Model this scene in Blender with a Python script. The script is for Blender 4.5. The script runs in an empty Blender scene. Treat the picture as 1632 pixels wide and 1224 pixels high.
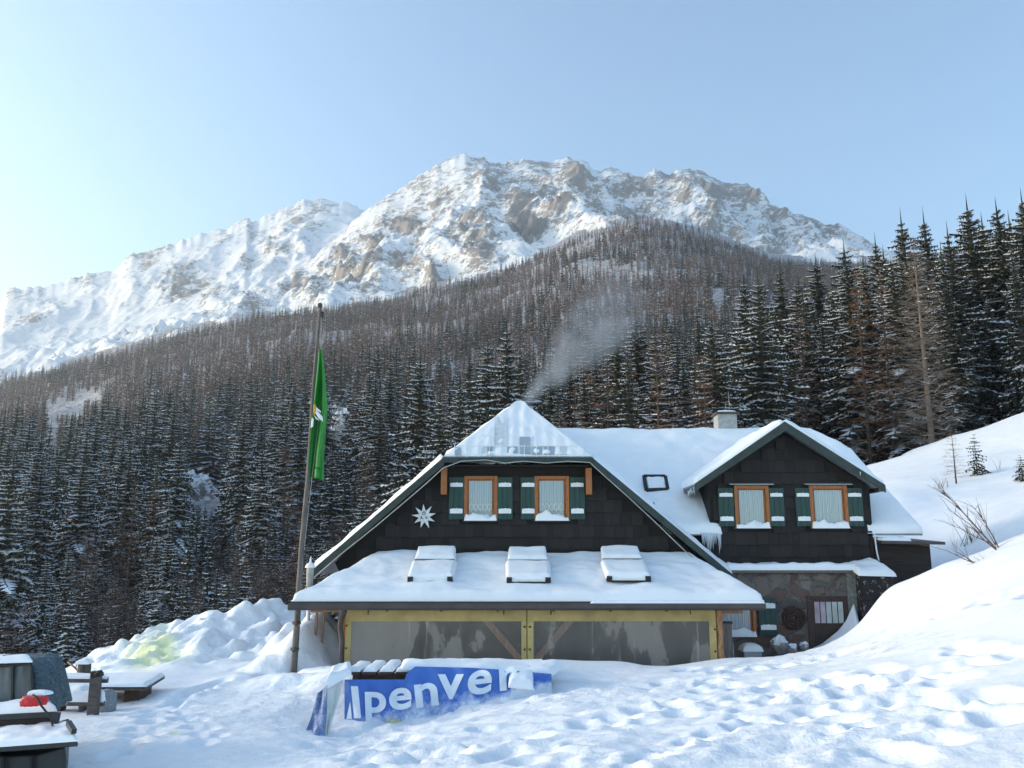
import bpy, bmesh, math, random
import numpy as np
from mathutils import Vector, Matrix
R = math.radians
# ---------------------------------------------------------------- camera, world, sun
S = bpy.context.scene
PITCH = R(11.2); F = 1400.0
cam = bpy.data.cameras.new('camera'); cam.lens = F/1632*36; cam.clip_start = 0.1; cam.clip_end = 8000
camo = bpy.data.objects.new('camera', cam); S.collection.objects.link(camo)
camo.rotation_euler = (math.pi/2+PITCH, 0, 0); S.camera = camo
SUN_EL, SUN_ROT = 17.0, -82.0
w = bpy.data.worlds.new('World'); S.world = w; w.use_nodes = True
nt = w.node_tree; bg = nt.nodes['Background']
sky = nt.nodes.new('ShaderNodeTexSky'); sky.sky_type = 'NISHITA'; sky.sun_disc = False
sky.sun_elevation = R(SUN_EL); sky.sun_rotation = R(SUN_ROT)
sky.altitude = 1300; sky.air_density = 1.0; sky.dust_density = 3.0; sky.ozone_density = 0.3
tint = nt.nodes.new('ShaderNodeMixRGB'); tint.blend_type = 'MULTIPLY'; tint.inputs[0].default_value = 1; tint.inputs[2].default_value = (.93, 1.025, 1.03, 1)
nt.links.new(sky.outputs[0], tint.inputs[1]); nt.links.new(tint.outputs[0], bg.inputs[0]); bg.inputs[1].default_value = 0.15
sd = bpy.data.lights.new('sun', 'SUN'); sd.energy = 0.8; sd.angle = R(8.0); sd.color = (1, .86, .72)
so = bpy.data.objects.new('sun', sd); S.collection.objects.link(so)
sv = Vector((math.sin(R(SUN_ROT))*math.cos(R(SUN_EL)), math.cos(R(SUN_ROT))*math.cos(R(SUN_EL)), math.sin(R(SUN_EL))))
so.rotation_euler = (-sv).to_track_quat('-Z', 'Y').to_euler(); so.location = (-30, 0, 40)
S.view_settings.view_transform = 'Standard'; S.view_settings.look = 'None'
S.view_settings.exposure = 1.28; S.view_settings.gamma = 1
S.render.engine = 'CYCLES'
S.cycles.max_bounces = 6; S.cycles.transparent_max_bounces = 12; S.cycles.volume_bounces = 0

# ---------------------------------------------------------------- helpers
ct, st = math.cos(PITCH), math.sin(PITCH)
def A(px, py):
    u = (px-816)/F; v = (612-py)/F; d = ct-v*st
    return u/d, (st+v*ct)/d
def P(px, py, Y):
    a, e = A(px, py); return Vector((a*Y, Y, e*Y))
def X(px, py, Y): return P(px, py, Y).x
def Z(py, Y): return P(816, py, Y).z
def pix(x, y, z):
    f = y*ct+z*st; up = -y*st+z*ct
    return 816+F*x/f, 612-F*up/f
rng = np.random.RandomState(7); rnd = random.Random(11)
PERM = np.concatenate([rng.permutation(256)]*3)
GR = rng.uniform(0, 2*np.pi, 256); GX = np.cos(GR); GY = np.sin(GR)
def pn(x, y, seed=0):
    x = np.asarray(x, float)+seed*17.31; y = np.asarray(y, float)+seed*9.77
    xi = np.floor(x).astype(int); yi = np.floor(y).astype(int); xf = x-xi; yf = y-yi
    u = xf**3*(xf*(xf*6-15)+10); v = yf**3*(yf*(yf*6-15)+10)
    def g(ix, iy, dx, dy):
        h = PERM[(PERM[ix & 255]+iy) & 255]; return GX[h]*dx+GY[h]*dy
    a = g(xi, yi, xf, yf); b = g(xi+1, yi, xf-1, yf); c = g(xi, yi+1, xf, yf-1); d = g(xi+1, yi+1, xf-1, yf-1)
    return ((a+(b-a)*u)+((c+(d-c)*u)-(a+(b-a)*u))*v)*1.5
def fbm(x, y, o=4, seed=0, gain=.5):
    s = 0; am = 1; f = 1
    for i in range(o): s = s+am*pn(x*f, y*f, seed+i); am *= gain; f *= 2.03
    return s
def ridged(x, y, o=5, seed=0, gain=.55):
    s = 0; am = 1; f = 1; wgt = 1
    for i in range(o):
        n = (1-np.abs(pn(x*f, y*f, seed+i)))**2*wgt; s = s+am*n; wgt = np.clip(n*1.6, 0, 1); am *= gain; f *= 2.07
    return s
def sst(a, b, x):
    t = np.clip((np.asarray(x, float)-a)/(b-a), 0, 1); return t*t*(3-2*t)

class RBF:
    def __init__(s, pts, val, c):
        s.p = np.array(pts, float); s.c = c; n = len(s.p); v = np.array(val, float)
        r = np.sqrt(((s.p[:, None]-s.p[None])**2).sum(-1)+c*c)
        M = np.zeros((n+3, n+3)); M[:n, :n] = r; Q = np.c_[np.ones(n), s.p]; M[:n, n:] = Q; M[n:, :n] = Q.T
        M[:n, :n] -= np.eye(n)*1e-3
        s.w = np.linalg.solve(M, np.r_[v, 0, 0, 0])
    def __call__(s, x, y):
        sh = np.shape(x); x = np.ravel(x); y = np.ravel(y); out = np.empty(len(x)); n = len(s.p)
        for i in range(0, len(x), 40000):
            a = x[i:i+40000]; b = y[i:i+40000]
            r = np.sqrt((a[:, None]-s.p[:, 0])**2+(b[:, None]-s.p[:, 1])**2+s.c**2)
            out[i:i+40000] = r@s.w[:n]+s.w[n]+s.w[n+1]*a+s.w[n+2]*b
        return out.reshape(sh)

def tag(o, label=None, cat=None, group=None, kind=None):
    if label: o['label'] = label
    if cat: o['category'] = cat
    if group: o['group'] = group
    if kind: o['kind'] = kind
    return o
def thing(name, label, cat, loc=(0, 0, 0), group=None):
    o = bpy.data.objects.new(name, None); S.collection.objects.link(o); o.location = loc
    o.empty_display_size = .2
    return tag(o, label, cat, group)
def link(name, me, parent=None):
    o = bpy.data.objects.new(name, me); S.collection.objects.link(o)
    if parent is not None:
        o.parent = parent
        # all geometry is authored in world space: cancel parent location
        o.matrix_parent_inverse = PI_(parent)
    return o
def PI_(p):
    return Matrix.Translation(-p.location) if p.type == 'EMPTY' else Matrix.Identity(4)

class MB:
    def __init__(s): s.v = []; s.f = []; s.m = []; s.sm = []
    def add(s, vs, fs, mi=0, smooth=False):
        b = len(s.v); s.v += [tuple(q) for q in vs]
        for f in fs: s.f.append([b+i for i in f]); s.m.append(mi); s.sm.append(smooth)
        return s
    def box(s, x0, x1, y0, y1, z0, z1, mi=0):
        return s.add([(x0, y0, z0), (x1, y0, z0), (x1, y1, z0), (x0, y1, z0), (x0, y0, z1), (x1, y0, z1), (x1, y1, z1), (x0, y1, z1)],
                     [(0, 3, 2, 1), (4, 5, 6, 7), (0, 1, 5, 4), (1, 2, 6, 5), (2, 3, 7, 6), (3, 0, 4, 7)], mi)
    def prism(s, pts, d, mi=0):      # polygon pts (3D), extruded by vector d
        n = len(pts); d = Vector(d); a = [Vector(p) for p in pts]; b = [p+d for p in a]
        s.add(a+b, [tuple(range(n)), tuple(range(2*n-1, n-1, -1))]+[(i, n+i, n+(i+1) % n, (i+1) % n) for i in range(n)], mi); return s
    def bar(s, a, b, w, h, mi=0, up=(0, 0, 1)):
        a = Vector(a); b = Vector(b); d = (b-a).normalized(); r = d.cross(Vector(up))
        if r.length < 1e-4: r = Vector((1, 0, 0))
        r.normalize(); u = r.cross(d)
        q = [r*(-w/2)+u*(-h/2), r*(w/2)+u*(-h/2), r*(w/2)+u*(h/2), r*(-w/2)+u*(h/2)]
        return s.add([a+k for k in q]+[b+k for k in q], [(3, 2, 1, 0), (4, 5, 6, 7), (0, 1, 5, 4), (1, 2, 6, 5), (2, 3, 7, 6), (3, 0, 4, 7)], mi)
    def tube(s, pts, rad, n=8, mi=0, smooth=True):
        pts = [Vector(p) for p in pts]; m = len(pts); rs = rad if isinstance(rad, (list, tuple)) else [rad]*m
        vs = []
        for i, p in enumerate(pts):
            d = (pts[min(i+1, m-1)]-pts[max(i-1, 0)]).normalized()
            r = d.cross(Vector((.13, .97, .2))).normalized(); u = r.cross(d)
            for k in range(n):
                t = 2*math.pi*k/n; vs.append(p+(r*math.cos(t)+u*math.sin(t))*rs[i])
        fs = [(i*n+k, i*n+(k+1) % n, (i+1)*n+(k+1) % n, (i+1)*n+k) for i in range(m-1) for k in range(n)]
        fs += [tuple(range(n-1, -1, -1)), tuple((m-1)*n+k for k in range(n))]
        return s.add(vs, fs, mi, smooth)
    def snow(s, c00, c10, c11, c01, th=.12, nu=24, nv=16, mi=0, seed=0, sc=1.2, amp=.35, edge=.12, open='', fn=None):
        # blanket of snow over a bilinear quad, rounded down to the quad at its rim
        c00, c10, c11, c01 = map(Vector, (c00, c10, c11, c01))
        n = (c10-c00).cross(c01-c00)
        if n.length < 1e-6: n = (c10-c00).cross(c11-c00)
        n.normalize()
        if n.z < 0: n = -n
        n = (n+Vector((0, 0, 1))).normalized()
        lu = max((c10-c00).length, (c11-c01).length, .01); lv = max((c01-c00).length, .01)
        vs = []
        for j in range(nv+1):
            v = .5-.5*math.cos(math.pi*j/nv) if nv < 40 else j/nv
            for i in range(nu+1):
                u = i/nu; u = u*.5+.5*(.5-.5*math.cos(math.pi*u))
                p = (c00*(1-u)+c10*u)*(1-v)+(c01*(1-u)+c11*u)*v
                de = min([9.]+[d_ for c_, d_ in (('l', u*lu), ('r', (1-u)*lu), ('b', v*lv), ('t', (1-v)*lv)) if c_ not in open])
                k = math.sqrt(max(0, 1-(1-min(de/edge, 1))**2))
                nz = float(fbm(np.array([p.x*sc]), np.array([(p.y+p.z)*sc]), 3, seed)[0])
                h = th*k*(1+amp*nz)
                if fn: h = fn(u, v, h)
                ov = n*h
                vs.append(p+ov)
        w = nu+1; fs = [(j*w+i, j*w+i+1, (j+1)*w+i+1, (j+1)*w+i) for j in range(nv) for i in range(nu)]
        s.add(vs, fs, mi, True)
        dn = -n*.02
        s.add([c00+dn, c10+dn, c11+dn, c01+dn, c00, c10, c11, c01], [(3, 2, 1, 0), (0, 1, 5, 4), (1, 2, 6, 5), (2, 3, 7, 6), (3, 0, 4, 7)], mi)
        return s
    def build(s, name, mats, parent=None, bevel=0):
        me = bpy.data.meshes.new(name); me.from_pydata(s.v, [], s.f)
        if not isinstance(mats, (list, tuple)): mats = [mats]
        for m in mats: me.materials.append(m)
        me.polygons.foreach_set('material_index', s.m); me.polygons.foreach_set('use_smooth', s.sm); me.update()
        o = link(name, me, parent)
        if bevel:
            b = o.modifiers.new('bevel', 'BEVEL'); b.width = bevel; b.segments = 2; b.limit_method = 'ANGLE'
        return o
def np_mesh(name, V, Fc, mats, mi=None, smooth=False):
    k = Fc.shape[1]; me = bpy.data.meshes.new(name)
    me.vertices.add(len(V)); me.vertices.foreach_set('co', np.ascontiguousarray(V, np.float32).ravel())
    me.loops.add(Fc.size); me.loops.foreach_set('vertex_index', np.ascontiguousarray(Fc, np.int32).ravel())
    me.polygons.add(len(Fc)); me.polygons.foreach_set('loop_start', np.arange(0, Fc.size, k, dtype=np.int32))
    if mi is not None: me.polygons.foreach_set('material_index', np.ascontiguousarray(mi, np.int32))
    if smooth: me.polygons.foreach_set('use_smooth', np.ones(len(Fc), bool))
    for m in mats: me.materials.append(m)
    me.update(calc_edges=True); return me
def grid_faces(nr, nc):
    i = np.arange(nr-1)[:, None]*nc+np.arange(nc-1)[None]; i = i.ravel()
    return np.c_[i, i+1, i+nc+1, i+nc]
def attr(me, name, vals):
    a = me.attributes.new(name, 'FLOAT', 'POINT'); a.data.foreach_set('value', np.ascontiguousarray(vals, np.float32).ravel())

# ---------------------------------------------------------------- materials
class NT:
    def __init__(s, name):
        s.m = bpy.data.materials.new(name); s.m.use_nodes = True; s.t = s.m.node_tree; s.b = s.t.nodes['Principled BSDF']
        s.out = s.t.nodes['Material Output']
    def n(s, typ, ins=None, **kw):
        x = s.t.nodes.new('ShaderNode'+typ)
        for k, v in kw.items(): setattr(x, k, v)
        for k, v in (ins or {}).items():
            if hasattr(v, 'node'): s.t.links.new(v, x.inputs[k])
            else: x.inputs[k].default_value = v
        return x
    def coord(s, scale=(1, 1, 1), kind='Object'):
        tc = s.n('TexCoord'); mp = s.n('Mapping', {0: tc.outputs[kind], 'Scale': scale}); return mp.outputs[0]
    def noise(s, scale, detail=4, vec=None, rough=.55, dist=0):
        return s.n('TexNoise', {'Scale': scale, 'Detail': detail, 'Roughness': rough, 'Distortion': dist, **({'Vector': vec} if vec is not None else {'Vector': s.coord()})}).outputs[0]
    def ramp(s, fac, stops):
        r = s.n('ValToRGB', {0: fac}); e = r.color_ramp.elements
        while len(e) < len(stops): e.new(.5)
        for q, (p, c) in zip(e, stops):
            q.position = p; q.color = (*(c if isinstance(c, tuple) else (c, c, c)), 1)
        return r.outputs[0]
    def mix(s, fac, a, b, typ='MIX'):
        x = s.n('MixRGB', {0: fac, 1: a if hasattr(a, 'node') else (*a, 1), 2: b if hasattr(b, 'node') else (*b, 1)}); x.blend_type = typ; return x.outputs[0]
    def math(s, op, a, b=0, clamp=False):
        x = s.n('Math', {0: a, 1: b}); x.operation = op; x.use_clamp = clamp; return x.outputs[0]
    def bump(s, h, strength, dist=.02, normal=None):
        x = s.n('Bump', {'Height': h, 'Strength': strength, 'Distance': dist, **({'Normal': normal} if normal is not None else {})}); return x.outputs[0]
    def set(s, **kw):
        for k, v in kw.items():
            k = {'color': 'Base Color', 'rough': 'Roughness', 'metal': 'Metallic', 'normal': 'Normal', 'spec': 'Specular IOR Level', 'alpha': 'Alpha', 'trans': 'Transmission Weight'}.get(k, k)
            if hasattr(v, 'node'): s.t.links.new(v, s.b.inputs[k])
            else: s.b.inputs[k].default_value = (*v, 1) if isinstance(v, tuple) else v
        return s
def simple(name, c, rough=.7, var=.25, scale=6, bump=.2, stretch=(1, 1, 1), metal=0, dist=.01, dust=0):
    t = NT(name); vec = t.coord(stretch); nz = t.noise(scale, 6, vec)
    lo = tuple(x*(1-var) for x in c); hi = tuple(min(x*(1+var), .95) for x in c)
    col = t.ramp(nz, [(.3, lo), (.7, hi)])
    if dust:
        n2 = t.noise(9 if dust < .4 else 3.2, 6, t.coord(), .7); col = t.mix(t.ramp(n2, [(.62-dust*.2, 0.), (.72, .8)]), col, (.75, .78, .82))
    t.set(color=col, rough=rough, metal=metal, normal=t.bump(nz, bump, dist)); return t.m

def snow_mat(name, bumpy=.35, ground=False):
    t = NT(name)
    if ground:
        v = t.coord(); n1 = t.noise(7, 7, v, .62); n2 = t.noise(60, 4, v, .6); n3 = t.noise(1.6, 4, v)
        at = t.n('Attribute', attribute_name='stain').outputs['Fac']
        fade = t.n('Attribute', attribute_name='rough').outputs['Fac']
        col = t.mix(t.ramp(n3, [(.35, 0.), (.75, 1.)]), (.80, .83, .87), (.88, .89, .90))
        col = t.mix(at, col, (.80, .84, .36))
        dirt = t.n('Attribute', attribute_name='dirt').outputs['Fac']
        col = t.mix(dirt, col, (.16, .12, .10))
        b = t.bump(n1, .7, t.math('MULTIPLY', fade, .07))
        b = t.bump(n2, .3, .006, b)
    else:
        v = t.coord(); n1 = t.noise(5, 6, v); n2 = t.noise(60, 3, v)
        col = t.mix(n1, (.80, .83, .87), (.88, .89, .90)); b = t.bump(n1, bumpy, .04); b = t.bump(n2, .25, .004, b)
    t.set(color=col, rough=.55, normal=b, spec=.3); 
    return t.m
M = {}
M['ground'] = snow_mat('snow_ground', ground=True); M['snow'] = snow_mat('snow_blanket')
def metal_roof_snow():
    t = NT('thin_snow_on_sheet_metal'); v = t.coord(); n = t.noise(3, 6, v)
    t.set(color=t.mix(n, (.78, .81, .85), (.88, .89, .9)), rough=.5, normal=t.bump(n, .2, .02)); return t.m
M['thinsnow'] = metal_roof_snow()
M['shingle'] = None
def shingle():
    t = NT('dark_wood_shingle'); v = t.coord((6, 1, 1)); n = t.noise(9, 6, v); n2 = t.noise(1.3, 3, t.coord())
    at = t.n('Attribute', attribute_name='tone').outputs['Fac']
    c = t.mix(at, (.006, .005, .0055), (.026, .022, .022)); c = t.mix(t.math('MULTIPLY', n, .5), c, (.02, .014, .012))
    fr = t.ramp(t.noise(14, 5, t.coord((2.5, 1, .35)), .75), [(.70, 0.), (.80, .35)])
    c = t.mix(fr, c, (.35, .37, .4))
    t.set(color=c, rough=.85, normal=t.bump(n, .4, .006)); return t.m
M['shingle'] = shingle()
M['backing'] = simple('dark_timber_backing', (.012, .010, .010), .9, .3, 5, .2, (1, 1, 6))
M['darkwood'] = simple('dark_boards', (.022, .017, .015), .85, .5, 4, .4, (.6, .6, 9), dust=.0)
M['snowywood'] = simple('dark_boards_with_snow_dust', (.02, .015, .014), .85, .5, 4, .4, (.6, .6, 9), dust=.25)
M['orange'] = simple('orange_stained_wood', (.33, .115, .032), .55, .35, 8, .3, (7, 7, .8))
M['green'] = simple('green_painted_shutter', (.012, .05, .042), .55, .25, 5, .15, (6, 6, .7))
M['bargeboard'] = simple('green_grey_bargeboard', (.03, .045, .042), .7, .3, 5, .2)
M['white'] = simple('white_paint', (.78, .79, .8), .6, .08, 8, .1)
M['gutter'] = simple('brown_metal_gutter', (.055, .043, .042), .45, .3, 3, .1)
M['grey'] = simple('weathered_grey_wood', (.13, .115, .105), .85, .45, 6, .5, (5, 5, .5))
M['greydark'] = simple('dark_weathered_wood', (.075, .062, .055), .85, .45, 6, .5, (5, 5, .6))
M['fence'] = simple('grey_brown_fence_wood', (.09, .075, .068), .85, .4, 5, .5, (1, 5, 5))
M['wood'] = simple('pale_brown_timber', (.30, .165, .10), .75, .4, 5, .4, (5, 5, .6))
M['log'] = simple('peeled_log', (.42, .22, .11), .7, .5, 9, .4, (3, 3, .8))
M['plank'] = simple('dark_brown_planks', (.06, .03, .022), .7, .4, 6, .4, (1, 6, 6))
M['metal'] = simple('zinc_metal', (.33, .36, .38), .4, .15, 3, .1, metal=.6)
M['sheet'] = simple('bare_blue_grey_roof_sheet', (.22, .28, .34), .45, .2, 3, .1, metal=.2)
M['black'] = simple('black_plastic', (.012, .013, .015), .5, .4, 8, .2)
M['yellow'] = simple('yellow_tarpaulin', (.50, .385, .15), .6, .2, 3, .3, (1, 1, 1), dist=.02)
M['banner'] = simple('blue_banner_cloth', (.045, .13, .50), .75, .4, 3, .4, dust=.42)
def bannerm():
    t = NT('blue_banner_with_frost'); n = t.noise(7, 7, t.coord(), .7); n2 = t.noise(1.8, 5, t.coord(), .6); at = t.n('Attribute', attribute_name='frost').outputs['Fac']
    k = t.math('ADD', t.math('ADD', at, t.math('MULTIPLY', t.math('SUBTRACT', n2, .5), 1.1)), t.math('MULTIPLY', t.math('SUBTRACT', n, .5), .9))
    t.set(color=t.mix(t.ramp(k, [(.38, .0), (.52, .30), (.75, .92)]), t.mix(n2, (.04, .12, .44), (.07, .19, .56)), (.72, .77, .83)), rough=.75, normal=t.bump(n, .4, .015)); return t.m
M['banner'] = bannerm()
M['bannerback'] = simple('pale_banner_reverse', (.62, .64, .60), .8, .12, 3, .3)
M['bannerfold'] = simple('frosted_banner_fold', (.16, .22, .38), .8, .35, 12, .4, dust=.3)
M['letter'] = simple('white_banner_print', (.72, .78, .84), .7, .08, 6, .2)
M['flag'] = simple('green_flag_cloth', (.008, .20, .022), .6, .2, 3, .15)
M['gold'] = simple('golden_flower_centre', (.5, .28, .03), .7, .3, 40, .2)
M['red'] = simple('red_cover', (.55, .012, .015), .5, .2, 8, .2)
M['canvas'] = simple('blue_grey_canvas', (.045, .085, .105), .75, .5, 9, 1.0, (1, 1, 5), dist=.04, dust=.12)
M['vehicle'] = simple('dark_blue_green_paint', (.010, .017, .022), .5, .4, 6, .2)
M['rubber'] = simple('black_rubber', (.012, .012, .014), .8, .3, 20, .4)
M['plaster'] = simple('rough_pale_plaster', (.36, .36, .35), .85, .2, 8, .5)
M['mortar'] = simple('grey_green_wall_edge', (.20, .20, .17), .9, .4, 12, .8)
M['cable'] = simple('pale_cable', (.35, .35, .33), .6, .2, 8, .1)
M['twig'] = simple('brown_twig', (.11, .07, .055), .85, .4, 12, .3)
M['plasticwindow'] = None
def stone():
    t = NT('rubble_stone_masonry'); v = t.coord((2.0, 2.0, 2.6))
    wv = t.n('VectorMath', {0: v, 1: t.n('TexNoise', {'Vector': v, 'Scale': 1.6, 'Detail': 3}).outputs[1]}).outputs[0]
    vo = t.n('TexVoronoi', {'Vector': wv, 'Scale': 1.15}); vd = t.n('TexVoronoi', {'Vector': wv, 'Scale': 1.15}); vd.feature = 'DISTANCE_TO_EDGE'
    n = t.noise(9, 6, t.coord()); sep = t.n('SeparateColor', {0: vo.outputs['Color']}).outputs[0]
    c = t.ramp(sep, [(0., (.085, .075, .068)), (.35, (.20, .17, .14)), (.6, (.14, .07, .055)), (1., (.24, .215, .18))])
    c = t.mix(t.math('MULTIPLY', n, .35), c, (.06, .05, .045)); e = t.ramp(vd.outputs[0], [(0., 0.), (.09, 1.)])
    c = t.mix(e, (.17, .16, .145), c)
    h = t.math('ADD', e, t.math('MULTIPLY', n, .5)); t.set(color=c, rough=.9, normal=t.bump(h, .8, .05)); return t.m
M['stone'] = stone()
def glass():
    t = NT('window_glass'); tr = t.n('BsdfTransparent', {0: (.9, .95, .95, 1)}); gl = t.n('BsdfGlossy', {0: (.9, .95, 1, 1), 'Roughness': .04})
    mx = t.n('MixShader', {0: .10, 1: tr.outputs[0], 2: gl.outputs[0]}); t.t.links.new(mx.outputs[0], t.out.inputs[0]); return t.m
M['glass'] = glass()
def clearplastic():
    t = NT('dirty_clear_plastic_sheet'); v = t.coord((.55, 1, .16)); n = t.noise(3.0, 5, v, .6, .3)
    v2 = t.coord((1.2, 1, .8)); n2 = t.noise(1.1, 4, v2); mod = t.math('ADD', t.math('MULTIPLY', n, .55), t.math('MULTIPLY', n2, .55))
    sx = t.n('SeparateXYZ', {0: t.coord()}).outputs[0]; gr = t.math('MULTIPLY', t.math('SUBTRACT', -1.9, sx), .17, True)
    mod = t.math('ADD', mod, t.math('MINIMUM', gr, .21))
    fr = t.ramp(mod, [(.47, .05), (.575, .13), (.60, .48), (.9, .64)])
    st_ = t.ramp(t.noise(1.0, 3, t.coord((5.5, 1, .12)), .5, .2), [(.63, 0.), (.67, .38)])
    fac = t.math('ADD', fr, st_, True); b = t.n('BsdfDiffuse', {0: (.40, .345, .295, 1)}); g = t.n('BsdfGlossy', {'Roughness': .25, 0: (.6, .6, .6, 1)})
    tr = t.n('BsdfTransparent', {0: (.85, .78, .72, 1)})
    m1 = t.n('MixShader', {0: t.math('ADD', fac, .11, True), 1: tr.outputs[0], 2: b.outputs[0]}); m2 = t.n('MixShader', {0: .10, 1: m1.outputs[0], 2: g.outputs[0]})
    t.t.links.new(m2.outputs[0], t.out.inputs[0]); return t.m
M['plasticwindow'] = clearplastic()
def curtain():
    t = NT('white_lace_curtain'); v = t.coord(); wv = t.n('TexWave', {'Vector': t.coord((1, 1, .05)), 'Scale': 7, 'Distortion': 2.5, 'Detail': 2}).outputs[0]
    t.set(color=t.mix(wv, (.26, .31, .37), (.44, .49, .56)), rough=.9, normal=t.bump(wv, .5, .03)); return t.m
M['curtain'] = curtain()
def ice():
    t = NT('ice'); t.set(color=(.8, .88, .93), rough=.12, spec=.6); t.b.inputs['Transmission Weight'].default_value = .5; return t.m
M['ice'] = ice()
def tree_mat(name, c1, c2, rough=.85):
    t = NT(name); oi = t.n('ObjectInfo').outputs['Random']; n = t.noise(.9, 3, t.coord())
    t.set(color=t.mix(t.math('MULTIPLY', t.math('ADD', n, oi), .5), c1, c2), rough=rough, spec=.15); return t.m
M['needle'] = tree_mat('spruce_needles', (.024, .030, .024), (.066, .064, .046))
M['frost'] = tree_mat('snow_on_branches', (.66, .70, .76), (.82, .84, .87))
M['bark'] = tree_mat('spruce_bark', (.05, .038, .032), (.09, .07, .06))
M['larch'] = tree_mat('bare_larch_twigs', (.125, .075, .055), (.26, .148, .098))
M['larchgrey'] = tree_mat('pale_bare_larch_branches', (.15, .115, .095), (.24, .19, .155))
M['brush'] = tree_mat('dark_bare_brush', (.045, .032, .027), (.11, .072, .058))
def hillm():
    t = NT('forest_floor_snow'); v = t.coord(); n = t.noise(.35, 6, v, .7); 
    t.set(color=t.mix(t.ramp(n, [(.36, .25), (.60, .92)]), (.70, .74, .80), (.17, .125, .105)), rough=.8); return t.m
M['hill'] = hillm()
def rockm(name='rock_and_snow', s=1.0, attrn=True):
    t = NT(name); v = t.coord((s, s, s)); n = t.noise(.022, 8, v, .68); n2 = t.noise(.085, 8, t.coord((s, s, s*1.5)), .75)
    if attrn:
        at = t.n('Attribute', attribute_name='rock').outputs['Fac']
    else:
        g = t.n('NewGeometry'); nz = t.n('SeparateXYZ', {0: g.outputs['Normal']}).outputs[2]; at = t.math('SUBTRACT', .72, nz)
    n3 = t.noise(.30, 6, t.coord((s, s, s*2.6)), .75)
    k = t.math('ADD', at, t.math('MULTIPLY', t.math('SUBTRACT', n2, .5), 2.4)); k = t.math('ADD', k, t.math('MULTIPLY', t.math('SUBTRACT', n3, .5), 1.3)); k = t.math('ADD', k, t.math('MULTIPLY', t.math('SUBTRACT', n, .5), .8))
    fac = t.ramp(k, [(.46, 0.), (.56, .95)])
    rc = t.ramp(n3, [(.3, (.12, .105, .10)), (.5, (.25, .22, .205)), (.7, (.40, .355, .33))])
    t.set(color=t.mix(fac, (.84, .86, .89), rc), rough=.8, normal=t.bump(n2, .7, 2.5/s if attrn else .2)); return t.m
M['mountain'] = rockm(); M['outcrop'] = rockm('outcrop_rock_and_snow', 6, False)

# ---------------------------------------------------------------- terrain functions
HK = [  # ground of the forest slope: (Y, [(px,py)...])
 (50, [(-250,1120),(0,1110),(200,1095),(400,1065),(560,1040),(800,1010),(1000,930),(1200,830),(1385,748),(1500,708),(1632,660),(1850,590)]),
 (64, [(-250,1065),(0,1055),(200,1040),(400,1010),(560,985),(800,940),(1000,880),(1200,822),(1385,762),(1500,728),(1632,680),(1850,610)]),
 (100, [(-250,985),(0,965),(200,945),(400,915),(560,880),(800,810),(1000,760),(1200,720),(1400,675),(1632,625),(1850,560)]),
 (200, [(-250,870),(0,845),(200,815),(400,785),(560,745),(800,700),(1000,665),(1200,640),(1400,605),(1632,560),(1850,500)]),
 (350, [(-250,780),(0,750),(200,715),(400,675),(560,645),(800,605),(1000,560),(1200,548),(1400,530),(1632,495),(1850,450)]),
 (550, [(-250,720),(0,678),(200,632),(400,585),(560,560),(800,520),(1000,460),(1200,465),(1400,470),(1632,440),(1850,400)]),
 (900, [(-250,665),(0,618),(200,565),(400,515),(560,495),(700,462),(830,425),(960,372),(1050,360),(1200,410),(1400,428),(1632,400),(1850,360)])]
hp, hv = [], []
for Y, row in HK:
    for px, py in row:
        a, e = A(px, py); hp.append((a*3, math.log(Y))); hv.append(e)
HRB = RBF(hp, hv, .25)
def zhill(x, y):
    y = np.maximum(y, 30); z = HRB(x/y*3, np.log(y))*y
    k = sst(60, 300, y); return z+fbm(x*.02, y*.02, 4, 3)*6*k+fbm(x*.12, y*.12, 3, 5)*.7
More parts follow.
